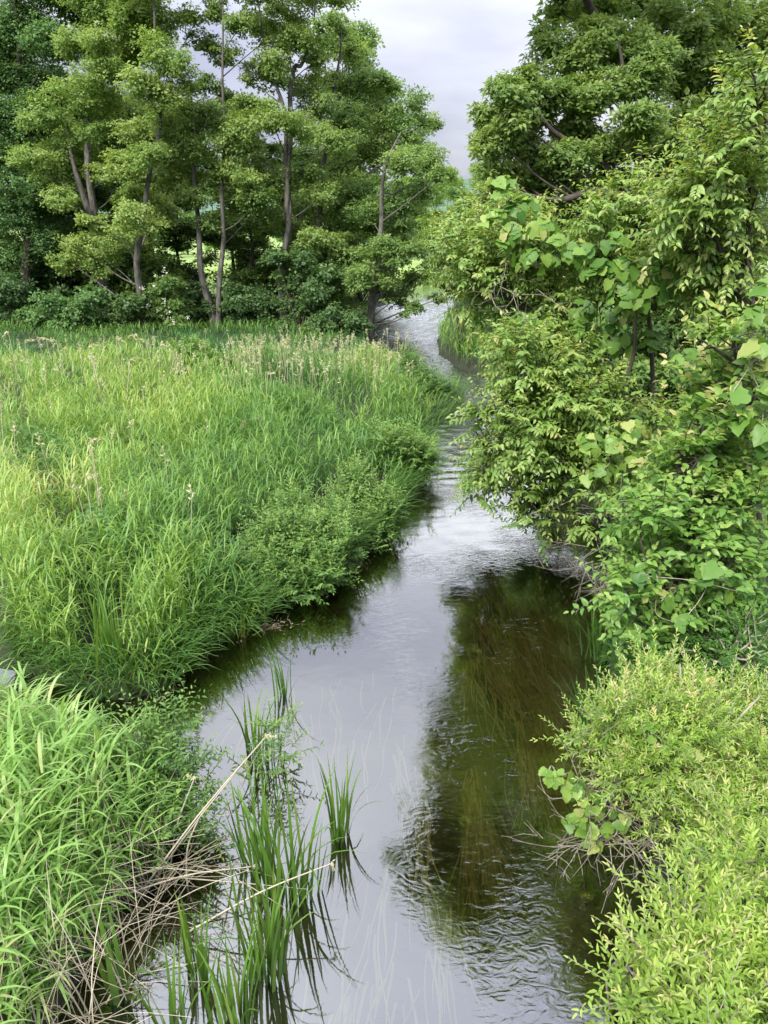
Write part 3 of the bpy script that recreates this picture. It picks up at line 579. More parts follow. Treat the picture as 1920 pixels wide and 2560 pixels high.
b3_ = gbase(1900, 1250, Y3); lb = lob([(1890, 190, 40), (1905, 260, 50), (1870, 330, 52), (1900, 390, 60), (1810, 400, 50), (1830, 340, 38), (1760, 450, 45), (1850, 470, 65), (1730, 520, 50), (1800, 560, 65), (1890, 580, 70), (1740, 620, 55), (1830, 660, 65), (1910, 720, 65), (1780, 740, 55), (1690, 560, 38), (1860, 790, 50)], Y3, 1, .5, back=1)
sapling('sapling', 'tallest sapling at the right edge, its tip standing against the dark tree', 'tree', b3_, [[b3_, at(1890, 900, Y3), at(1870, 600, Y3), at(1890, 350, Y3), at(1890, 170, Y3)], [at(1880, 800, Y3), at(1800, 620, Y3), at(1750, 470, Y3)]], lb, M_sap, bark=M_barkd, sr=.035, **sapk)
Y4 = 9.
b4_ = gbase(1600, 1230, Y4)
lb = lob([(1290, 870, 45), (1350, 850, 42), (1310, 930, 48), (1370, 1010, 55), (1430, 1010, 58), (1480, 1060, 52), (1320, 1060, 52), (1270, 1120, 52), (1230, 1170, 48), (1200, 1225, 32), (1290, 1190, 50), (1350, 1150, 55), (1400, 1120, 55), (1460, 1130, 50), (1340, 1240, 42), (1390, 1270, 36), (1430, 1200, 40), (1340, 1300, 36), (1435, 1310, 22), (1205, 1040, 24), (1240, 1010, 22), (1190, 1075, 18), (1265, 1050, 24), (1520, 1150, 45), (1380, 920, 50), (1450, 900, 50), (1440, 960, 50), (1520, 1000, 50), (1540, 1070, 50), (1600, 1120, 45), (1580, 1190, 45), (1500, 1210, 42), (1660, 1060, 45), (1290, 1000, 42)], Y4, 1, .45, back=1)
sapling('overhanging_tree', 'grey-stemmed tree whose leafy boughs reach left and hang low over the water', 'tree', b4_, [[b4_, at(1590, 1080, Y4), at(1560, 980, Y4), at(1585, 880, Y4), at(1590, 760, Y4), at(1600, 640, Y4)], [at(1565, 1020, Y4), at(1480, 980, Y4+.35), at(1400, 1010, Y4+.35), at(1300, 1080, Y4+.35), at(1220, 1160, Y4+.35)], [at(1590, 1080, Y4), at(1480, 1120, Y4+.35), at(1380, 1180, Y4+.35), at(1330, 1250, Y4+.35)], [at(1400, 1010, Y4+.35), at(1300, 1010, Y4+.35), at(1210, 1040, Y4+.35)]],
        lb, M_sap, bark=M_barkd, sr=.036, **{**sapk, 'cov': 4.8, 'bright': .5})
vine('grape_vine', 'vine with pale young leaves along the top of the overhanging boughs', lob([(1480, 1110, 34, -1), (1530, 1130, 36, -1), (1580, 1160, 38, -1), (1640, 1150, 36, -1), (1500, 1190, 36, -1), (1590, 1080, 34, -.9), (1550, 1260, 34, -1), (1620, 1220, 36, -1)], Y4), .145, 1.3, bright=.6)
bare_twigs('dead_twigs', 'tuft of bare grey twigs under the overhanging boughs above the water', at(1470, 1250, 8.6), 18, .5)
bare_twigs('dead_twigs', 'bare hanging twigs below the vine-capped leaning tree', at(1290, 700, 9.6), 14, .7, up=-.5)
bare_twigs('dead_twigs', 'tangle of dead stems hanging at the dark gap on the right bank waterline', at(1540, 1400, 7.4), 40, .7, up=-.3)
bk = dict(L=.10, W=.055, cov=4.6, slen=.3, nl=9, tm=T_LEAF, up=.6, droop=.15, fwd=.45, hang=.1, bright=.45, tip=.4)
Y5 = 6.4
b5_ = gbase(1960, 1450, Y5); lb = lob([(1860, 930, 55), (1800, 860, 42), (1900, 850, 55), (1880, 1030, 65), (1800, 960, 45), (1820, 1100, 60), (1770, 1030, 36), (1900, 1130, 65), (1740, 1120, 40), (1910, 960, 55), (1850, 1180, 50), (1780, 1180, 45), (1690, 1190, 40)], Y5, 1, .35, back=1)
sapling('broadleaf_shrub', 'upright shrub with large pink-tinged young leaves at the right edge, midway up', 'shrub', b5_, [[b5_, at(1910, 1200, Y5), at(1860, 1000, Y5), at(1830, 850, Y5)], [at(1910, 1200, Y5), at(1800, 1150, Y5), at(1700, 1190, Y5)]], lb, M_vine, bark=M_barkd, sr=.016, **{**bk, 'L': .12, 'W': .07, 'tip': .65, 'tipmax': 1})
vine('grape_vine', 'very large crinkled vine leaves at the right edge of the picture', lob([(1880, 800, 40, -.5), (1900, 880, 40, -.5), (1810, 1020, 40, -.5), (1870, 1080, 45, -.5), (1910, 1000, 40, -.5), (1910, 740, 40, -.5)], Y5), .17, 1.3)
Y6 = 6.
b6_ = gbase(1800, 1640, Y6); lb = lob([(1650, 1280, 48), (1590, 1310, 40), (1720, 1260, 50), (1700, 1340, 70), (1800, 1300, 70), (1890, 1260, 70), (1620, 1400, 60), (1720, 1430, 75), (1820, 1420, 75), (1900, 1400, 70), (1600, 1480, 50), (1680, 1520, 60), (1780, 1530, 65), (1880, 1520, 65), (1620, 1570, 48), (1580, 1530, 35), (1640, 1630, 35), (1850, 1200, 60), (1780, 1210, 50)], Y6, 1, .35, back=1)
sapling('broadleaf_shrub', 'dense bright green broadleaf shrub bulging over the dark gap, lower right of the middle', 'shrub', b6_, [[b6_, at(1790, 1500, Y6), at(1750, 1350, Y6), at(1700, 1260, Y6)], [at(1790, 1500, Y6), at(1650, 1450, Y6-.2)], [at(1790, 1500, Y6), at(1870, 1300, Y6)]], lb, M_shrub, bark=M_barkd, sr=.016, **bk)
vine('grape_vine', 'few large dark vine leaves on the face of the dense broadleaf shrub', lob([(1640, 1500, 30, -.5), (1700, 1560, 28, -.5), (1780, 1430, 26, -.55), (1850, 1480, 26, -.5), (1610, 1440, 24, -.5)], Y6), .15, 1.0, bright=.35)
Y7 = 5.4
b7_ = gbase(1880, 1860, Y7); lb = lob([(1790, 1610, 60), (1870, 1640, 70), (1720, 1640, 48), (1800, 1690, 60), (1910, 1710, 60), (1850, 1580, 45)], Y7, 1, .3, back=1)
sapling('willow_shrub', 'dark small-leaved shrub wedged between the broadleaf shrub and the yellow-green willow', 'shrub', b7_, [[b7_, at(1850, 1700, Y7), at(1800, 1600, Y7)]], lb, M_shrub, sr=.02, L=.06, W=.017, cov=2.6, slen=.3, nl=18, tm=T_LEAF, up=.5, droop=.0, fwd=.8, bright=.02, tip=.2)
wk = dict(L=.046, W=.0135, cov=4.6, slen=.26, nl=20, tm=T_LEAF, up=.75, droop=-.05, fwd=.85, spread=1.5, bright=.42, tip=.42, hang=.12, twr=.0025, tipmax=1)
Y8 = 4.6
b8_ = gbase(1800, 2100, Y8); lb = lobz([(1650, 1700, 55), (1590, 1740, 55), (1720, 1730, 60), (1530, 1790, 50), (1480, 1830, 42), (1640, 1800, 80), (1750, 1820, 80), (1850, 1780, 70), (1550, 1870, 62), (1460, 1870, 26), (1650, 1900, 80), (1760, 1920, 80), (1870, 1900, 85), (1580, 1960, 60), (1680, 2010, 75), (1790, 2040, 80), (1890, 2030, 80), (1760, 2090, 60)], 1.35, .5, 0, zj=.2)
sapling('willow_shrub', 'yellow-green willow bush with bare whitish stems, upper of the two at lower right', 'shrub', b8_, [[b8_, at(1760, 1950, Y8), at(1710, 1800, Y8-.2), at(1700, 1660, Y8-.2)], [at(1760, 1950, Y8), at(1640, 1880, Y8-.2), at(1520, 1850, Y8-.2)], [at(1760, 1950, Y8-.2), at(1830, 1820, Y8-.3), at(1900, 1740, Y8-.3)]], lb, M_will, sr=.016, **wk)
Y9 = 3.4
b9_ = gbase(1900, 2300, Y9); lb = lobz([(1720, 2250, 45), (1860, 2140, 60), (1675, 2330, 40), (1730, 2290, 85), (1800, 2230, 90), (1890, 2160, 80), (1615, 2400, 34), (1575, 2400, 22), (1685, 2420, 65), (1750, 2400, 95), (1840, 2350, 100), (1645, 2500, 60), (1710, 2520, 100), (1820, 2500, 110), (1920, 2440, 80), (1685, 2600, 90), (1780, 2640, 110), (1920, 2620, 100), (1585, 2490, 40), (1565, 2570, 40), (1880, 2530, 100), (1760, 2560, 100), (1940, 2300, 90), (1940, 2540, 90), (1605, 2590, 80)], .95, .75, 0, zj=.3)
sapling('willow_shrub', 'lush yellow-green willow bush filling the bottom right corner', 'shrub', b9_, [[b9_, at(1820, 2400, Y9), at(1780, 2250, Y9), at(1760, 2120, Y9)], [at(1820, 2400, Y9), at(1650, 2350, Y9), at(1540, 2400, Y9)], [b9_, at(1900, 2300, Y9), at(1900, 2150, Y9)]], lb, M_will, sr=.016, **{**wk, 'L': .056, 'W': .0175, 'slen': .36, 'cov': 4.4, 'nl': 22, 'tipmax': .94})
vine('grape_vine', 'sprig of pale vine leaves reaching out over the water from the willow bush', lob([(1370, 1940, 14, -.4), (1400, 1950, 26, -.4), (1435, 1980, 34, -.4), (1470, 2010, 36, -.4), (1440, 2060, 30, -.4), (1500, 2080, 30, -.4), (1550, 2050, 26, -.4), (1480, 2110, 20, -.4)], Y8), .085, 1.5, bright=.65)
vine('grape_vine', 'small patch of toothed vine leaves nestled in the middle of the willow bush', lob([(1660, 1870, 24, -.55), (1720, 1890, 30, -.6), (1630, 1830, 20, -.55), (1600, 1820, 18, -.5)], Y8), .075, 1.2, bright=.4)
bare_twigs('dead_twigs', 'fan of thin grey dead twigs under the willow bush at the waterline', at(1530, 2080, 4.4), 60, .55)
bare_twigs('dead_twigs', 'thin dead twigs poking through the left side of the willow bush', at(1520, 1960, 4.3), 34, .45)

# ------------------------------------------------------------------ forb clumps along the left bank
fk = dict(L=.075, W=.029, cov=4.2, slen=.28, nl=12, tm=T_LEAF, up=.7, droop=.1, fwd=.5, bright=.45, tip=.3)
def forb(label, zz_, bpx, lobs, mat=M_forb, **k):
    bs = gnd(*bpx, .1); bs[2] = float(gz(bs[None, :2])[0])-.05; lb = lobz(lobs, zz_[0], zz_[1]); t_ = thing('leafy_plant', label, 'plant', bs, 'leafy plants on the left bank'); a, b = MB(), MB()
    shoots(a, b, lb, **{**fk, **k})
    for c_, r_ in lb: tube(b, spline([bs+np.array([R(-.2, .2), R(-.1, .1), 0]), (bs+c_)/2, c_], 3), .006, 4)
    a.build('foliage', mat, t_); b.build('stem', M_forb, t_); return t_
forb('dark compound-leaved mound at the waterline where the meadow bank turns, middle of the picture', (.68, .12), (740, 1440), [(640, 1370, 50), (700, 1330, 55), (770, 1340, 50), (640, 1440, 50), (710, 1420, 55), (790, 1400, 48), (850, 1370, 42), (720, 1280, 45), (660, 1480, 30), (620, 1400, 36), (640, 1505, 34, -.5), (700, 1490, 40, -.5), (760, 1470, 38, -.5), (810, 1450, 34, -.4), (600, 1460, 34, -.5), (840, 1300, 34), (820, 1420, 30, -.4)], bright=.48)
forb('leafy mound leaning over the water, next upstream of the compound-leaved one', (.68, .12), (900, 1330), [(860, 1260, 45), (900, 1300, 42), (940, 1260, 42), (880, 1210, 40), (960, 1310, 28), (830, 1290, 36), (920, 1360, 30, -.4), (870, 1350, 34, -.4), (980, 1270, 24)], bright=.52)
forb('rounded bright green clump on the small point of the left bank', (.8, .2), (1010, 1190), [(970, 1110, 38), (1010, 1130, 38), (1050, 1140, 34), (1040, 1180, 30), (990, 1180, 34), (950, 1160, 32), (1075, 1160, 18)], bright=.6, L=.08, W=.035)
forb('dark bush at the last point of the meadow before the river bends away', (.85, .3), (1080, 1010), [(1020, 920, 28), (1055, 940, 28), (1090, 965, 24), (1040, 975, 28), (1080, 985, 24), (1115, 985, 16), (1005, 950, 26)], bright=.3, L=.10, W=.04)
forb('mint-green leafy plant bulging into the water from the foreground bank', (.75, .15), (400, 2090), [(360, 1900, 60), (420, 1950, 55), (330, 1980, 65), (440, 2020, 50), (400, 2070, 55), (480, 2090, 34), (300, 2060, 60), (500, 2130, 22), (400, 1870, 30), (260, 1930, 55), (360, 2130, 40)], bright=.45, L=.055, W=.019, cov=2.9)
forb('pale leafy patch among the grasses at the back of the meadow', (.95, .7), (480, 930), [(440, 890, 30), (480, 880, 34), (520, 900, 34), (460, 925, 30), (560, 910, 26)], bright=.5, L=.12, W=.06)
t_ = forb('pinkish-budded leafy plant growing out of the water among the blades', (.4, .1), (675, 1890), [(680, 1830, 16), (700, 1870, 24), (660, 1900, 22), (710, 1900, 18), (640, 1930, 12)], bright=.55, L=.075, W=.014, cov=1.2)
# ------------------------------------------------------------------ meadow grass and reeds
def fr(n, y0, y1, x0=-1.0, x1=1.0, margin=.06, p=1.0):   # random ground points inside a slightly widened view
    Yr = y0*(y1/y0)**(R(0, 1, n)**p); hw = (.5156+margin)*(Yr*.85+1.0); return np.column_stack([R(0, 1, n)*(x1-x0)*hw + x0*hw, Yr])
def on_left(P): return P[:, 0] < np.interp(P[:, 1], [0, 3, 6, 8, 12, 16, 19.5, 24, 32, 47], [-1, -1, -.9, -1, .5, 1.4, 2.4, 1.9, 1, 1])
mb = MB()
def meadow(P, hgt, nleaf, Lf, Wf, K, tint, lean=.12, mbx=None):
    mbx = mbx or mb; n = len(P); az = R(0, 6.28, n); le = R(0, lean, n); wid = Wf*.35
    z = gz(P); B = np.column_stack([P, z-.03])
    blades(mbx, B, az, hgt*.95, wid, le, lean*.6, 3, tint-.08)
    hd = np.column_stack([np.cos(az), np.sin(az), 0*az])
    for k in range(nleaf):
        f = (k+1.2)/(nleaf+.2); h = hgt*f*.93*R(.85, 1.04, n); B2 = B + hd*(h*np.sin(le))[:, None]; B2[:, 2] += h*np.cos(le*1.1)
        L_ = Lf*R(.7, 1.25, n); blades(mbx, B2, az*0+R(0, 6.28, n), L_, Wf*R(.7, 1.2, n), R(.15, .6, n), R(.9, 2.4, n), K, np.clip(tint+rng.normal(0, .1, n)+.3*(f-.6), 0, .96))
def mtint(P):
    return np.clip(.40 + .34*wav(P[:, 0]*.8, P[:, 1]*.5, .8) + .12*wav(P[:, 0]+9, P[:, 1], 2.1) + rng.normal(0, .09, len(P)), .03, .93)
def mheight(P, h0, d):
    f = np.clip(1-(P[:, 1]-21-1.2*wav(P[:, 0], P[:, 0], 1.1))*.17, .26, 1)
    return h0*np.clip(.86+.36*wav(P[:, 0], P[:, 1]+5, 1.7)+.14*wav(P[:, 0]+3, P[:, 1], 4.3), .35, 1.25)*R(.7, 1.15, len(P))*np.clip(.55+d*.5, .5, 1)*f
HOL = np.column_stack([R(-9, .2, 26), R(8.5, 21, 26), R(.25, .7, 26)])
def keep(P): return R(0, 1, len(P)) < np.clip(.6+.7*wav(P[:, 0]+20, P[:, 1], 2.9), .06, 1)
FORBS = [(gnd(720, 1425)[:2], .8), (gnd(890, 1330)[:2], .75), (gnd(1010, 1185)[:2], 1.0), (gnd(1080, 1005)[:2], 1.4), (gnd(300, 1690)[:2], .3), (gnd(380, 2090)[:2], .45)]
def clear(P):
    k = np.ones(len(P), bool)
    for c_ in HOL: k &= (np.hypot((P[:, 0]-c_[0])*.7, P[:, 1]-c_[1]) > c_[2]*.8) | (R(0, 1, len(P)) < .12)
    for c_, r_ in FORBS: k &= np.hypot(P[:, 0]-c_[0], (P[:, 1]-c_[1])*.8) > r_*R(.8, 1.1, len(P))
    return k
P = fr(23000, 6.4, 14.5); d = sdf(P); P = P[(d > .04) & on_left(P) & (P[:, 1] > 6.0) & keep(P) & clear(P)]; d = sdf(P)
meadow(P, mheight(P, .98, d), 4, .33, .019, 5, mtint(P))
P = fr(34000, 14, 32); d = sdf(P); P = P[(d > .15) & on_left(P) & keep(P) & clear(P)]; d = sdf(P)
meadow(P, mheight(P, 1.0, d), 3, .34, .022, 4, np.clip(mtint(P)+.1-np.clip((P[:, 1]-22.5)*.12, 0, .35), 0, .95))  # tint falls towards the back: tree-foot shade painted into the blades
# far fringe and the field beyond
P = np.concatenate([fr(9000, 31, 48), fr(6000, 48, 75), fr(6000, 44, 70, .1, .5)]); d = sdf(P); P = P[d > .1]
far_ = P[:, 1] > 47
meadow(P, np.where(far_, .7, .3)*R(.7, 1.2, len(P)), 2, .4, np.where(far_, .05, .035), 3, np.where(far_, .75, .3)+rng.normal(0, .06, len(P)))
P = fr(26000, 7, 22); d = sdf(P); P = P[(d > .3) & on_left(P) & (wav(P[:, 0]*.7+31, P[:, 1], 1.9) > .42)]          # lower broad-leaved herbs between the grasses
zb = gz(P) + R(.25, .8, len(P)); D = np.column_stack([rng.normal(size=(len(P), 2)), R(-.5, .3, len(P))])
for k in range(5):
    leaves(mb, np.column_stack([P+rng.normal(0, .06, P.shape), zb+R(-.1, .1, len(P))]), D+rng.normal(0, .7, D.shape), np.array([0, 0, 1.])+rng.normal(0, .35, D.shape), R(.06, .13, len(P)), R(.025, .05, len(P)), T_RHOMB, np.clip(.3+rng.normal(0, .13, len(P)), 0, .8))
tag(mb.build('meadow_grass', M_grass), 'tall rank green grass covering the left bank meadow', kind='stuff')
# waterline fringe leaning out over the water
mb = MB(); P = fr(60000, 6.0, 27, -1, .4); d = sdf(P); k_ = (d > -.05) & (d < .35) & (R(0, 1, len(P)) < .5+.35*wav(P[:, 0], P[:, 1], 3)) & on_left(P) & (P[:, 1] > 6.0); P = P[k_]
gpx = (sdf(P+[.05, 0])-sdf(P-[.05, 0])); gpy = (sdf(P+[0, .05])-sdf(P-[0, .05])); az = np.arctan2(-gpy, -gpx)+rng.normal(0, .7, len(P))
for r_ in range(2):
    n = len(P); blades(mb, np.column_stack([P, np.maximum(gz(P), 0)-.02]), az+rng.normal(0, .4, n), R(.3, .75, n), R(.010, .019, n)*(1+P[:, 1]*.02), R(.2, .6, n), R(.6, 1.7, n), 5, np.clip(.35+rng.normal(0, .13, n), 0, .95))
tag(mb.build('bank_grass', M_grass), 'overhanging grass along the waterline of the left bank', kind='stuff')
# right bank grass
mb = MB(); P = fr(16000, 8, 34, .02, 1.0); d = sdf(P); P = P[(d > .02) & ~on_left(P)]; d = sdf(P)
meadow(P, .75*R(.6, 1.2, len(P)), 3, .4, .022, 3, np.clip(.45+rng.normal(0, .12, len(P)), 0, .9))
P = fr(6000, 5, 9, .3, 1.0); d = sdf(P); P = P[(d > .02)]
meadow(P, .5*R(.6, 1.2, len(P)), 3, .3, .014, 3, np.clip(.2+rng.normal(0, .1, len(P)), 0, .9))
tag(mb.build('right_bank_grass', M_grass), 'dark grass under the shrubs on the right bank', kind='stuff')
# foreground reed leaves
mb = MB(); P = fr(4600, 2.3, 6.0, -1.15, -.1); d = sdf(P); k_ = (d > .03) & (P[:, 0] < -.7); P = P[k_]; d = sdf(P)
ti = np.clip(.62+.15*wav(P[:, 0], P[:, 1], 2.)+rng.normal(0, .1, len(P)), 0, .95)
k_ = R(0, 1, len(P)) < np.clip((P[:, 1]-2.2)/1.6, .25, 1); P = P[k_]; d = d[k_]; ti = ti[k_]
meadow(P, R(.5, .95, len(P))*np.clip(.55+d, .5, 1), 5, .38, .024, 6, ti, lean=.2)
tag(mb.build('foreground_reeds', M_reed), 'broad arching pale green reed leaves on the near left bank', kind='stuff')
# dead straw in the foreground
mb = MB(); n = 360; c0 = gnd(250, 2330, .15)
P = np.column_stack([R(-2.6, -.95, n), R(2.5, 4.3, n)]); P = P[sdf(P) > -.35]; n = len(P); B = np.column_stack([P, np.maximum(gz(P), 0)+R(0, .12, n)])
for i in range(n):
    a = R(0, 6.28) if R(0, 1) < .5 else R(-.6, .6); el_ = abs(rng.normal(.15, .28)); l = R(.35, 1.0); dv = np.array([math.cos(a)*math.cos(el_), math.sin(a)*math.cos(el_), math.sin(el_)])
    tube(mb, spline([B[i], B[i]+dv*l*.5+R(-.03, .03, 3)+[0, 0, .03], B[i]+dv*l-[0, 0, .02]], 3), np.linspace(R(.002, .0065), .0018, 7), 3, R(.2, .95))
n2 = 140; P = np.column_stack([R(-2.4, -1.5, n2), R(2.7, 4.0, n2)]); blades(mb, np.column_stack([P, np.full(n2, .1)]), R(0, 6.28, n2), R(.5, 1.1, n2), R(.005, .012, n2), R(0, .3, n2), R(.1, 1.2, n2), 5, R(.2, .8, n2))
tag(mb.build('dead_reeds', M_straw), 'tangle of dead straw-coloured reed stems at the lower left waterline', kind='stuff')

# ------------------------------------------------------------------ dry reed stalks with plumes, each its own
def plume(mb, p, d, L, w_, n=46):
    t = R(0, 1, n); P = p + d*(t*L)[:, None]; D = d*.7 + rng.normal(0, .5, (n, 3)); D[:, 2] -= .35
    leaves(mb, P, D, rng.normal(size=(n, 3)), w_*R(.7, 1.3, n)*(1.1-t*.5), w_*.28, T_RHOMB, R(0, 1, n))
def stalk(label, p0, p1, r=.006, plum=.16, group='dry plumed reed stalks in the meadow', bendv=None):
    t_ = thing('dry_reed_stalk', label, 'reed', p0, group); p0 = np.array(p0); p1 = np.array(p1)
    mid = (p0+p1)/2 + (bendv if bendv is not None else np.array([R(-.06, .06), 0, .05])); s = spline([p0, mid, p1], 6)
    b = MB(); tube(b, s, np.linspace(r, r*.5, len(s)), 5, .75); b.build('stem', M_straw, t_)
    b = MB(); d = nrm(s[-1]-s[-2] + np.array([R(-.4, .4), 0, -.5*abs(R(0, 1))])[None][0]); plume(b, s[-1]-d*.02, d, plum, plum*.35); b.build('seed_head', M_plume, t_)
    return t_
SK = [((48, 955), (20, 828), 'leftmost curled stalk standing at the back of the meadow'), ((60, 930), (62, 850), 'short straight stalk second from the left at the back of the meadow'), ((135, 900), (115, 845), 'thin leaning stalk at the back left of the meadow below the dark fern-leaved bush'),
 ((165, 930), (140, 850), 'stalk with hooked tip at the back of the meadow, under the ivy-dark trunk'), ((250, 970), (222, 865), 'heavy-plumed stalk leaning left in the back left of the meadow'), ((262, 985), (232, 890), 'stalk just right of and below the heavy-plumed one'),
 ((308, 910), (290, 842), 'thin pale stalk left of the straight grey tree trunk'), ((372, 925), (342, 836), 'white-plumed stalk in front of the straight grey trunk'), ((385, 930), (362, 850), 'shorter white-plumed stalk leaning beside the one in front of the grey trunk'), ((388, 900), (386, 840), 'upright stalk right of the pair of white plumes'),
 ((420, 940), (400, 858), 'bowed stalk standing right of the upright one at the back of the meadow'), ((415, 960), (440, 880), 'white-tufted stalk leaning right at the back centre of the meadow'), ((455, 980), (447, 905), 'short tufted stalk below the right-leaning one'),
 ((305, 1010), (325, 898), 'long stalk leaning right in the left middle of the meadow'), ((672, 1000), (664, 930), 'brown bent stalk in the meadow left of the river bend'), ((485, 875), (480, 868), ''),
 ((15, 1160), (2, 1000), 'long stalk at the very left edge of the picture, halfway up the meadow'), ((240, 1290), (226, 1100), 'tall pale stalk standing in the middle left of the meadow'), ((245, 1330), (215, 1190), 'drooping grey-plumed stalk below the tall pale one'), ((285, 1310), (315, 1225), 'right-leaning stalk with pinkish plume in the middle of the meadow'),
 ((250, 1300), (249, 1220), 'straight short stalk between the grey-plumed and the pinkish-plumed ones'), ((680, 1080), (655, 1040), 'bent brown plume in the right half of the meadow'), ((630, 1075), (610, 1050), 'drooping brown plume left of the bent one in the meadow')]
for a_, b_, lab in SK:
    if not lab: continue
    y = a_[1]; Yd = (CAMH-.8)/math.tan(PITCH+math.atan((y-1280)/FPX)); Yd = min(Yd, 23.5)
    p1 = at(*b_, Yd); p0 = at(*a_, Yd); p0[2] = min(p0[2], .3+float(gz(p0[None, :2])[0])) ; p0[2] = float(gz(p0[None, :2])[0])-.03
    stalk(lab, p0, p1, .005+.0004*Yd, .09+.008*Yd)
LS = [((330, 2260), (668, 1838), 4.1, 'long dead stalk leaning right over open water, in front of the leafy plant'), ((300, 2330), (610, 1905), 4.1, 'second long dead stalk running close under the one over the water'), ((470, 2330), (830, 2158), 3.8, 'long pale dead stalk lying out to the right across the blades, curled at its tip'),
 ((300, 2240), (640, 2165), 4.0, 'dead stalk lying nearly flat over the dark water below the leafy plant'), ((420, 2230), (486, 1945), 4.3, 'thin upright dead stalk with a pinkish plume beside the leafy plant'), ((470, 2250), (510, 2020), 4.2, 'short thin dead stalk with a small plume, left of the green blades')]
for a_, b_, Yd, lab in LS: stalk(lab, at(*a_, Yd-.2), at(*b_, Yd), .008, .08, 'long dead stalks reaching over the foreground water')
# pale flowering grass heads at the back of the meadow
mb = MB()
P = np.concatenate([fr(300, 17, 23.5, -.4, .15), fr(130, 16, 22.5, -1, .0), fr(16, 8, 15, -1, 0)]); P = P[(sdf(P) > .6) & on_left(P) & clear(P)]
for p_ in P:
    z0 = float(gz(p_[None])[0]); h = R(.8, 1.25)*np.clip(1.25-p_[1]*.012, .7, 1.1); b0 = np.array([p_[0], p_[1], z0+.4]); tp_ = np.array([p_[0]+R(-.12, .12), p_[1], z0+h])
    tube(mb, np.stack([b0, tp_]), .004, 3, .6); plume(mb, tp_-[0, 0, .05], nrm(tp_-b0+np.array([R(-.1, .1), 0, 0])), .2, .075, 16)
tag(mb.build('seeding_grass', M_plume), 'pale feathery seed heads over the back of the meadow', kind='stuff')

# ------------------------------------------------------------------ upright blade clumps standing in the water
def iris(label, bpx, n, h, spread, tops=None, w_=.017, Yd=None, mat=M_iris, tint=.45, lean=.12, z=None, name='iris_clump', group='upright blade clumps in the water', azc=None, bend=.25):
    b0 = gnd(*bpx, 0.0) if Yd is None else at(*bpx, Yd); b0[2] = max(-.12, float(gz(b0[None, :2])[0]))
    t_ = thing(name, label, 'water plant', b0, group)
    for k in range(int(n*1.6)):
        a = MB(); off = rng.normal(0, spread*.4, 2); az = np.arctan2(off[1], off[0])+rng.normal(0, .9) if azc is None else azc+rng.normal(0, .5)
        blades(a, np.array([[b0[0]+off[0], b0[1]+off[1]*.8, b0[2]]]), np.array([az]), h*R(.6, 1.08), w_*1.45*R(.8, 1.25), R(.02, lean), R(.05, bend*1.6) if R(0, 1) > .12 else R(.7, 1.8), 8, np.clip(tint+rng.normal(0, .15), 0, .98), pw=2.2)
        a.build('leaf', mat, t_)
    return t_
iris('three thin dark blades standing alone farthest out in the open water', (712, 1745), 7, .82, .10, w_=.014, lean=.22)
iris('narrow clump of blades behind the pink-budded water plant', (642, 1890), 11, .85, .12)
iris('largest clump of green blades, in the middle of the near water', (722, 2232), 34, 1.05, .26, lean=.2)
iris('left wing of blades beside the largest clump', (650, 2170), 14, .95, .14, lean=.25)
iris('small upright clump at the right, next to a long blade bowing to the right', (848, 2098), 13, .85, .09, lean=.12)
iris('single long blade bowing to the right over the open water', (868, 2085), 2, .85, .03, lean=.12, azc=0, bend=1.3)
iris('tall clump of blades below the largest one, near the bottom centre', (668, 2440), 24, 1.0, .17, lean=.18)
iris('stiff clump of blades at the bottom, between the tall clump and the dead straw', (590, 2560), 16, .75, .12, lean=.22)
iris('short dense clump rising from the dark water below the long pale stalk', (500, 2440), 14, .75, .12, lean=.16)
iris('fan of broad blades at the bottom edge left of the stiff clump', (430, 2560), 12, .7, .12, lean=.3)
iris('pair of broad dark blades standing in front of the dead straw', (305, 2500), 6, .85, .06, w_=.028, lean=.15)
iris('dark flag-leaved clump rising from the meadow grass at the inlet mouth', (300, 1700), 34, .95, .42, lean=.35, name='flag_clump', group='blade clumps rooted on the banks')
iris('second flag-leaved clump, right of the one at the inlet mouth', (440, 1640), 26, .85, .3, lean=.3, name='flag_clump', group='blade clumps rooted on the banks')
iris('yellowish splayed clump lying out from the meadow corner', (600, 1590), 12, .5, .08, lean=1.2, tint=.9, name='flag_clump', group='blade clumps rooted on the banks')
iris('dark grassy tuft at the foot of the right bank under the dead stems', (1500, 1640), 40, .75, .3, w_=.012, tint=.2, lean=.45, name='flag_clump', group='blade clumps rooted on the banks')
iris('grey-green broad blades leaning left out of the right bank above the willow bush', (1490, 1830), 16, .75, .28, w_=.022, tint=.3, lean=.55, azc=2.6, name='flag_clump', mat=M_forb, group='blade clumps rooted on the banks')
iris('drooping dark grass tussock with dead stems on the right bank at the river bend', (1175, 900), 60, 1.1, .6, w_=.03, tint=.15, lean=.8, bend=1.2, name='grass_tussock', group='blade clumps rooted on the banks')
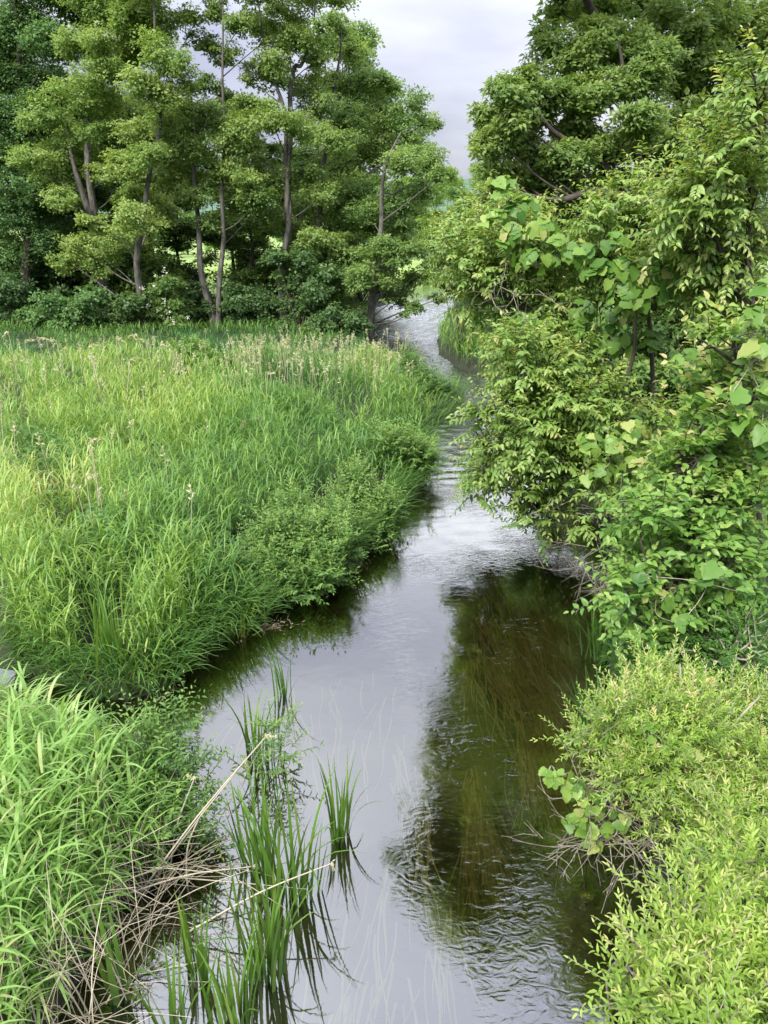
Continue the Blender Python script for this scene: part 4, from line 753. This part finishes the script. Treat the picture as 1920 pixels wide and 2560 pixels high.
# ------------------------------------------------------------------ weed under the surface
def weed(name, label, mat, cs, L, w_, zz, n_each, dirv):
    mb = MB()
    for (x, y, rx, ry) in cs:
        for i in range(n_each):
            p = gnd(x+rng.normal(0, rx), y+rng.normal(0, ry), zz+R(-.012, .012)); l = L*R(.5, 1.2); a = dirv+.12*math.sin(x)+rng.normal(0, .12); K = 8
            s = np.linspace(0, 1, K+1); ph = R(0, 6.28); cx_ = p[0]+math.cos(a)*l*s+.03*l*np.sin(s*5+ph); cy_ = p[1]+math.sin(a)*l*s
            c_ = np.column_stack([cx_, cy_, p[2]-.012+.01*np.sin(s*4+ph)]); wv = np.column_stack([-np.sin(a)*np.ones(K+1), np.cos(a)*np.ones(K+1), .4*np.ones(K+1)])*(w_*R(.6, 1.3)*.5*(1-s**3*.9))[:, None]
            V = np.stack([c_-wv, c_+wv], 1).reshape(-1, 3); b = np.arange(K)*2
            mb.add(V, np.stack([b, b+1, b+3, b+2], 1).ravel(), np.full(K, 4), R(0, 1))
    tag(mb.build(name, mat), label, kind='stuff')
weed('water_weed', 'olive-brown ribbon weed streaming under the surface along the right bank', M_weed,
     [(1370, 1420, 60, 60), (1300, 1500, 50, 60), (1400, 1560, 50, 60), (1340, 1640, 50, 60), (1420, 1700, 40, 50), (1380, 1780, 35, 50), (1330, 1850, 25, 40), (1450, 1900, 25, 40), (1180, 1980, 10, 30), (1300, 1400, 60, 50), (1440, 1780, 30, 60), (1250, 1620, 40, 60), (1500, 1850, 20, 30)], 1.1, .013, -.06, 170, -1.45)
weed('pale_water_weed', 'pale thin weed strands showing through the near water', M_pale,
     [(830, 1730, 50, 40), (780, 1850, 30, 40), (960, 1800, 25, 50), (1000, 1900, 20, 60), (1060, 1960, 12, 40), (940, 2230, 30, 60), (1100, 2320, 15, 40), (960, 2440, 30, 50), (860, 2500, 60, 40), (600, 1850, 15, 40), (1050, 2060, 14, 30), (700, 1760, 25, 25)], .85, .017, -.05, 10, -1.6)
weed('pale_water_weed', 'yellow-green weed leaves floating just under the surface among the near blades', M_pale, [(560, 2220, 30, 40), (600, 2300, 35, 40), (520, 2380, 40, 30)], .45, .009, -.045, 26, -.9)

# flotsam along the waterline
mb = MB(); P = fr(9000, 4.5, 14, -.7, .4); d = sdf(P); P = P[(d < -.01) & (d > -.16) & (R(0, 1, len(P)) < .5+.6*wav(P[:, 0], P[:, 1], 4))]
P = np.vstack([P, np.column_stack([rng.normal(gnd(650, 1565)[0], .22, 160), rng.normal(gnd(650, 1565)[1], .07, 160)])]); P = P[sdf(P) < 0]; n = len(P)
D = np.column_stack([rng.normal(size=(n, 2)), np.zeros(n)]); st = R(0, 1, n) < .45
leaves(mb, np.column_stack([P, R(.004, .012, n)]), D, np.array([0, 0, 1.])+rng.normal(0, .08, (n, 3)), np.where(st, R(.08, .3, n), R(.02, .06, n)), np.where(st, .005, R(.01, .02, n)), T_RHOMB, R(0, .5, n))
tag(mb.build('floating_debris', M_straw), 'bits of straw and leaf floating along the waterline', kind='stuff')
